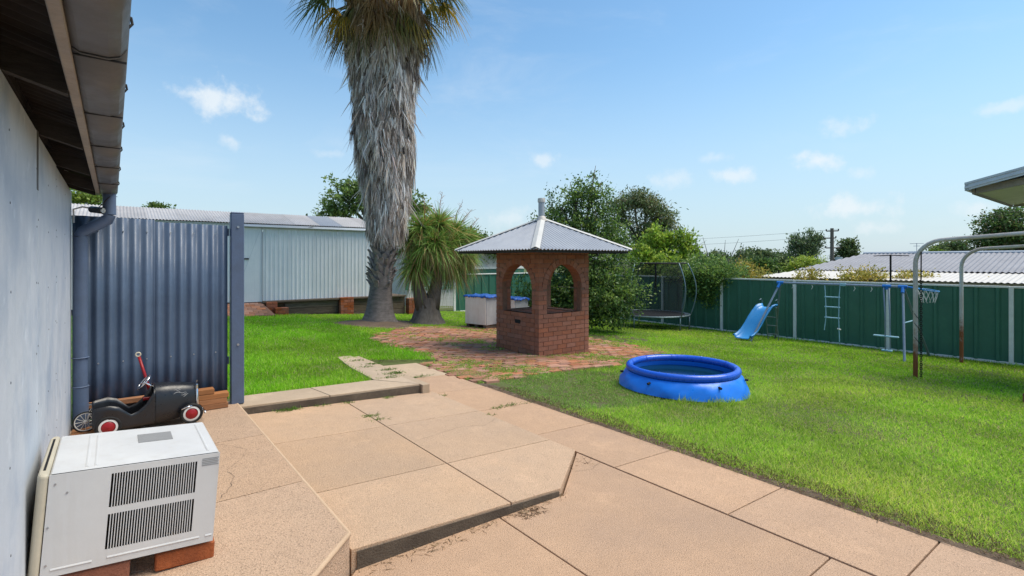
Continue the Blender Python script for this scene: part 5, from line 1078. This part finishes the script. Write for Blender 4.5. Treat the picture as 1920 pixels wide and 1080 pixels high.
pave = pipv(X, Y, PAVE); right = (X > edge) & ~((Y > 5.3) & (X < 4.2)); left = (Y > 5.98) & (X < 2.50+.11*(Y-5.95)) & ~((X > .88) & (X < 1.0) & (Y < 6.05)); left = left & ((Y > 6.05) | (n2 > .25)) & (Y < 7.9) | (Y > 7.50) & (X < 4.6)
left &= ~((X < 1.03) & (Y < 5.78))
lawn = (right | left)
lawn &= ~((X > 6.1) & (X < 7.6) & (Y > 7.05) & (Y < 8.6)); lawn &= ~(np.hypot(X-6.28, Y-4.19) < .84); lawn &= ~(np.hypot((X-px), (Y-py)) < .62+.35*n2) ; lawn &= ~(np.hypot(X-yx, Y-yy_) < .5)
lawn &= ~((Y > 16.5) & (X > 3.6) & (X < 8.7)) & ~((Y > 15.9) & (X > 2.0) & (X < 3.75)) & ~((Y > 16.85) & (X < 8.7)) & ~((X > 7.9) & (X < 9.3) & (Y > 11.1) & (Y < 12.3))
near_soil = (X < 4.15) & right & (Y < 5.3)
weed = pave & (n2 > .485+.10*np.clip((Y-6.6)/2, -1, 1)*(X < 7)) & (rng.random(len(X)) < .8)
front = pave & (Y < 6.45+.5*(n1-.5)) & (X < 6.4) & (n2 > .43)
front2 = pave & (X > 6.3) & (Y < 6.2+.30*(X-6.4)+.3*(n1-.5)) & (n2 > .42); weed |= front2
lawn &= ~pave; dry = (np.hypot((X-5.0)/1.5, (Y-4.9)/1.1) < 1.0)           # thin patch left of the pool
bare = (dry & (n2 < .27)) | (near_soil & (rng.random(len(X)) < np.clip((3.95-X)/.2, 0, .4)))
bare |= ((np.hypot((X-10.2)/1.0, (Y-8.9)/.9) < 1) & (n2 < .55)) | ((np.hypot(X-14.6, Y-10.9) < 1.3) & (rng.random(len(X)) < .55))
sel = (lawn & ~bare) | weed | front
X, Y, dist, n1, n2, weed, front, dry, left, ns_ = X[sel], Y[sel], dist[sel], n1[sel], n2[sel], weed[sel], front[sel], dry[sel], (left & (Y > 5.9))[sel], near_soil[sel]
n = len(X); h = np.where(left, .075, .052)*(.65+.7*rng.random(n))*(.8+.5*n1); h = np.where(weed | front | dry, h*.85, h)
pe = np.hypot(X-6.28, Y-4.19); pd = np.arctan2(Y-4.19, X-6.28); tall = (pe < 1.02) & (pd < -.4) & (pd > -2.6) & (n2 > .38); h = np.where(tall, h*(1.4+1.6*rng.random(n)), h)
h = np.where((X > 15.9) & (rng.random(n) < .5), h*1.8, h); h = np.where((Y < 6.25) & left & (rng.random(n) < .4), h*1.35, h)
zz_ = np.where(weed | front, Gv(X)+.0, Gv(X)-.015)+np.where(left, lift(X, Y), 0); P = np.stack([X, Y, zz_], 1)
D = rng.normal(size=(n, 3))*np.array([.42, .42, .1])+np.array([0, 0, 1.]); D[weed | front] += rng.normal(size=((weed | front).sum(), 3))*np.array([.5, .5, 0])
w = np.clip(.0036*(dist/4)**.85, .0034, .014)
V, F, k = strips(P, D, h, w*1.25, .15+.35*rng.random(n), 2)
cA = np.array([[.235, .475, .022], [.300, .540, .034], [.175, .395, .020], [.365, .545, .070]]); pk = rng.integers(0, 4, n)
cB = np.array([[.300, .510, .045], [.390, .590, .080], [.215, .420, .032], [.470, .595, .130]]); fb = np.clip((12-dist)/6, 0, 1)[:, None]*(~left)[:, None]; T = cA[pk]*(1-fb)+cB[pk]*fb; patch = np.clip((n1-.42)*3, -.6, .8)[:, None]; T *= (1+.30*patch); T *= 1+np.clip((.40-vn(X, Y, .55, 9))*2, 0, .6)[:, None]*np.array([.35, .02, .5]); 
T[left] *= np.array([.80, .96, .8]); dl = (weed | front | dry); T[dl] = T[dl]*np.array([.72, .80, .95])+np.array([.008, .0, .012])
yl = (rng.random(n) < np.where(dl, .07, .03)+np.where(n2 < .3, .09, 0)+.18*np.clip((.34-vn(X, Y, 1.6, 11))*4, 0, 1)); T[yl] = np.array([.50, .46, .20]); T[ns_ & (rng.random(n) < .35)] = np.array([.16, .13, .06])
T *= (1+rng.normal(size=(n, 1))*.14); T = np.clip(T, .01, .72)
wd = weed | front
def sub(mask, nm, lab):
    idx = np.nonzero(mask)[0]; vi = (idx[:, None]*k+np.arange(k)[None]).ravel(); f2 = np.array([[2*i, 2*i+1, 2*i+3, 2*i+2] for i in range(2)])
    o = npmesh(nm, V[vi], ((np.arange(len(idx))*k)[:, None, None]+f2[None]).reshape(-1, 4), np.repeat(T[idx], k, 0), 'grass'); tag(o, lab, 'grass', kind='stuff')
sub(~wd & ~left, 'lawn_grass', 'bright green mown lawn sloping down to the green fence'); sub(~wd & left, 'lawn_grass', 'lush green lawn between the kerb and the shed'); sub(wd, 'paving_weeds', 'low green weeds growing between the paving bricks')
# weeds in the concrete joints
Ps = []
for cxw, cyw, czw, nn, rs in ((1.72, 5.47, .08, 60, .05), (1.36, 5.46, .10, 160, .07), (1.42, 5.46, .10, 60, .05), (2.0, 5.45, .07, 50, .04), (2.0, 4.85, .07, 60, .05), (2.02, 4.70, .065, 60, .05), (2.45, 5.44, .05, 40, .04), (3.06, 4.30, .01, 50, .04), (3.07, 5.25, .01, 20, .03), (3.75, 4.52, -.03, 60, .05), (3.3, 4.50, .0, 40, .06), (3.5, 4.50, .0, 40, .06), (2.89, 6.2, .14, 160, .09), (2.75, 6.0, .14, 110, .09), (2.90, 6.45, .14, 90, .06), (2.72, 6.78, .14, 60, .06), (2.89, 6.95, .14, 90, .07), (2.80, 7.3, .14, 90, .07), (3.15, 6.33, .01, 60, .05), (3.35, 6.33, .01, 60, .06), (.98, 4.75, .11, 14, .02)):
    Ps.append(np.stack([cxw+rng.normal(size=nn)*rs, cyw+rng.normal(size=nn)*rs*.4, np.full(nn, czw-.01)], 1))
P = np.concatenate(Ps); n = len(P); V, F, k = strips(P, rng.normal(size=(n, 3))*np.array([.8, .8, .1])+np.array([0, 0, .8]), .03+.05*rng.random(n), np.full(n, .006), np.full(n, .4), 2)
tag(npmesh('joint_weeds', V, F, tints([(.10, .20, .03), (.16, .27, .05), (.07, .14, .03)], n, k, .15), 'grass'), 'small weed tufts sprouting from the concrete joints', 'weeds', kind='stuff')
n = 5200; Xl = np.concatenate([3.78+.20*rng.random(2600)**1.3, 1.0+1.45*rng.random(150), 2.75+.3*rng.random(40), 4.3+rng.random(1100)*1.6, 2.0+.2*rng.random(120), 9.6+1.2*rng.random(900)]); Yl = np.concatenate([-1+6.4*rng.random(2600), 2.56-.04*rng.random(150)**2*2, 3.0-.2*rng.random(40), 4.2+rng.random(1100)*1.6, 2.54-.1*rng.random(120), 8.2+1.2*rng.random(900)]); n = len(Xl)
Zl = np.where(Xl < 3.1, .004, np.where(Xl < 3.98, -.02+.012*rng.random(n), Gv(Xl)+.0)); V, F, k = strips(np.stack([Xl, Yl, Zl], 1), rng.normal(size=(n, 3))*np.array([1, 1, .18])+np.array([0, 0, .05]), .02+.05*rng.random(n), np.full(n, .004), np.zeros(n), 1)
tag(npmesh('dry_litter', V, F, tints([(.20, .13, .075), (.12, .08, .045), (.30, .22, .13)], n, k, .2), 'straw'), 'dry grass clippings and twigs along the lawn edge', 'litter', kind='stuff')
m = MB(); rows = []
for i in range(60):
    y = -2+7.6*i/59; rows.append([(3.80, y, -.034), (3.86, y, -.026), (3.93+.03*math.sin(y*5)+.02*math.sin(y*13), y, G(3.95)-.004)])
tag(m.grid(rows).build('soil_edge', 'soil', smooth=True), 'strip of bare dark soil along the lawn edge', kind='structure')
m = MB(); rows = []
for r_, zz in ((.4, .10), (.7, .05), (1.0, .015), (1.25, -.03)): rows.append([(px+r_*(1+.12*math.sin(3*t)+.08*math.sin(7*t))*math.cos(t), py+r_*(1+.12*math.sin(3*t))*math.sin(t), G(px+r_*math.cos(t))+zz) for t in np.linspace(0, 2*PI, 33)])
tag(m.grid(rows).build('soil_mound', 'soil', smooth=True), 'mound of bare soil round the palm trunk', kind='structure')
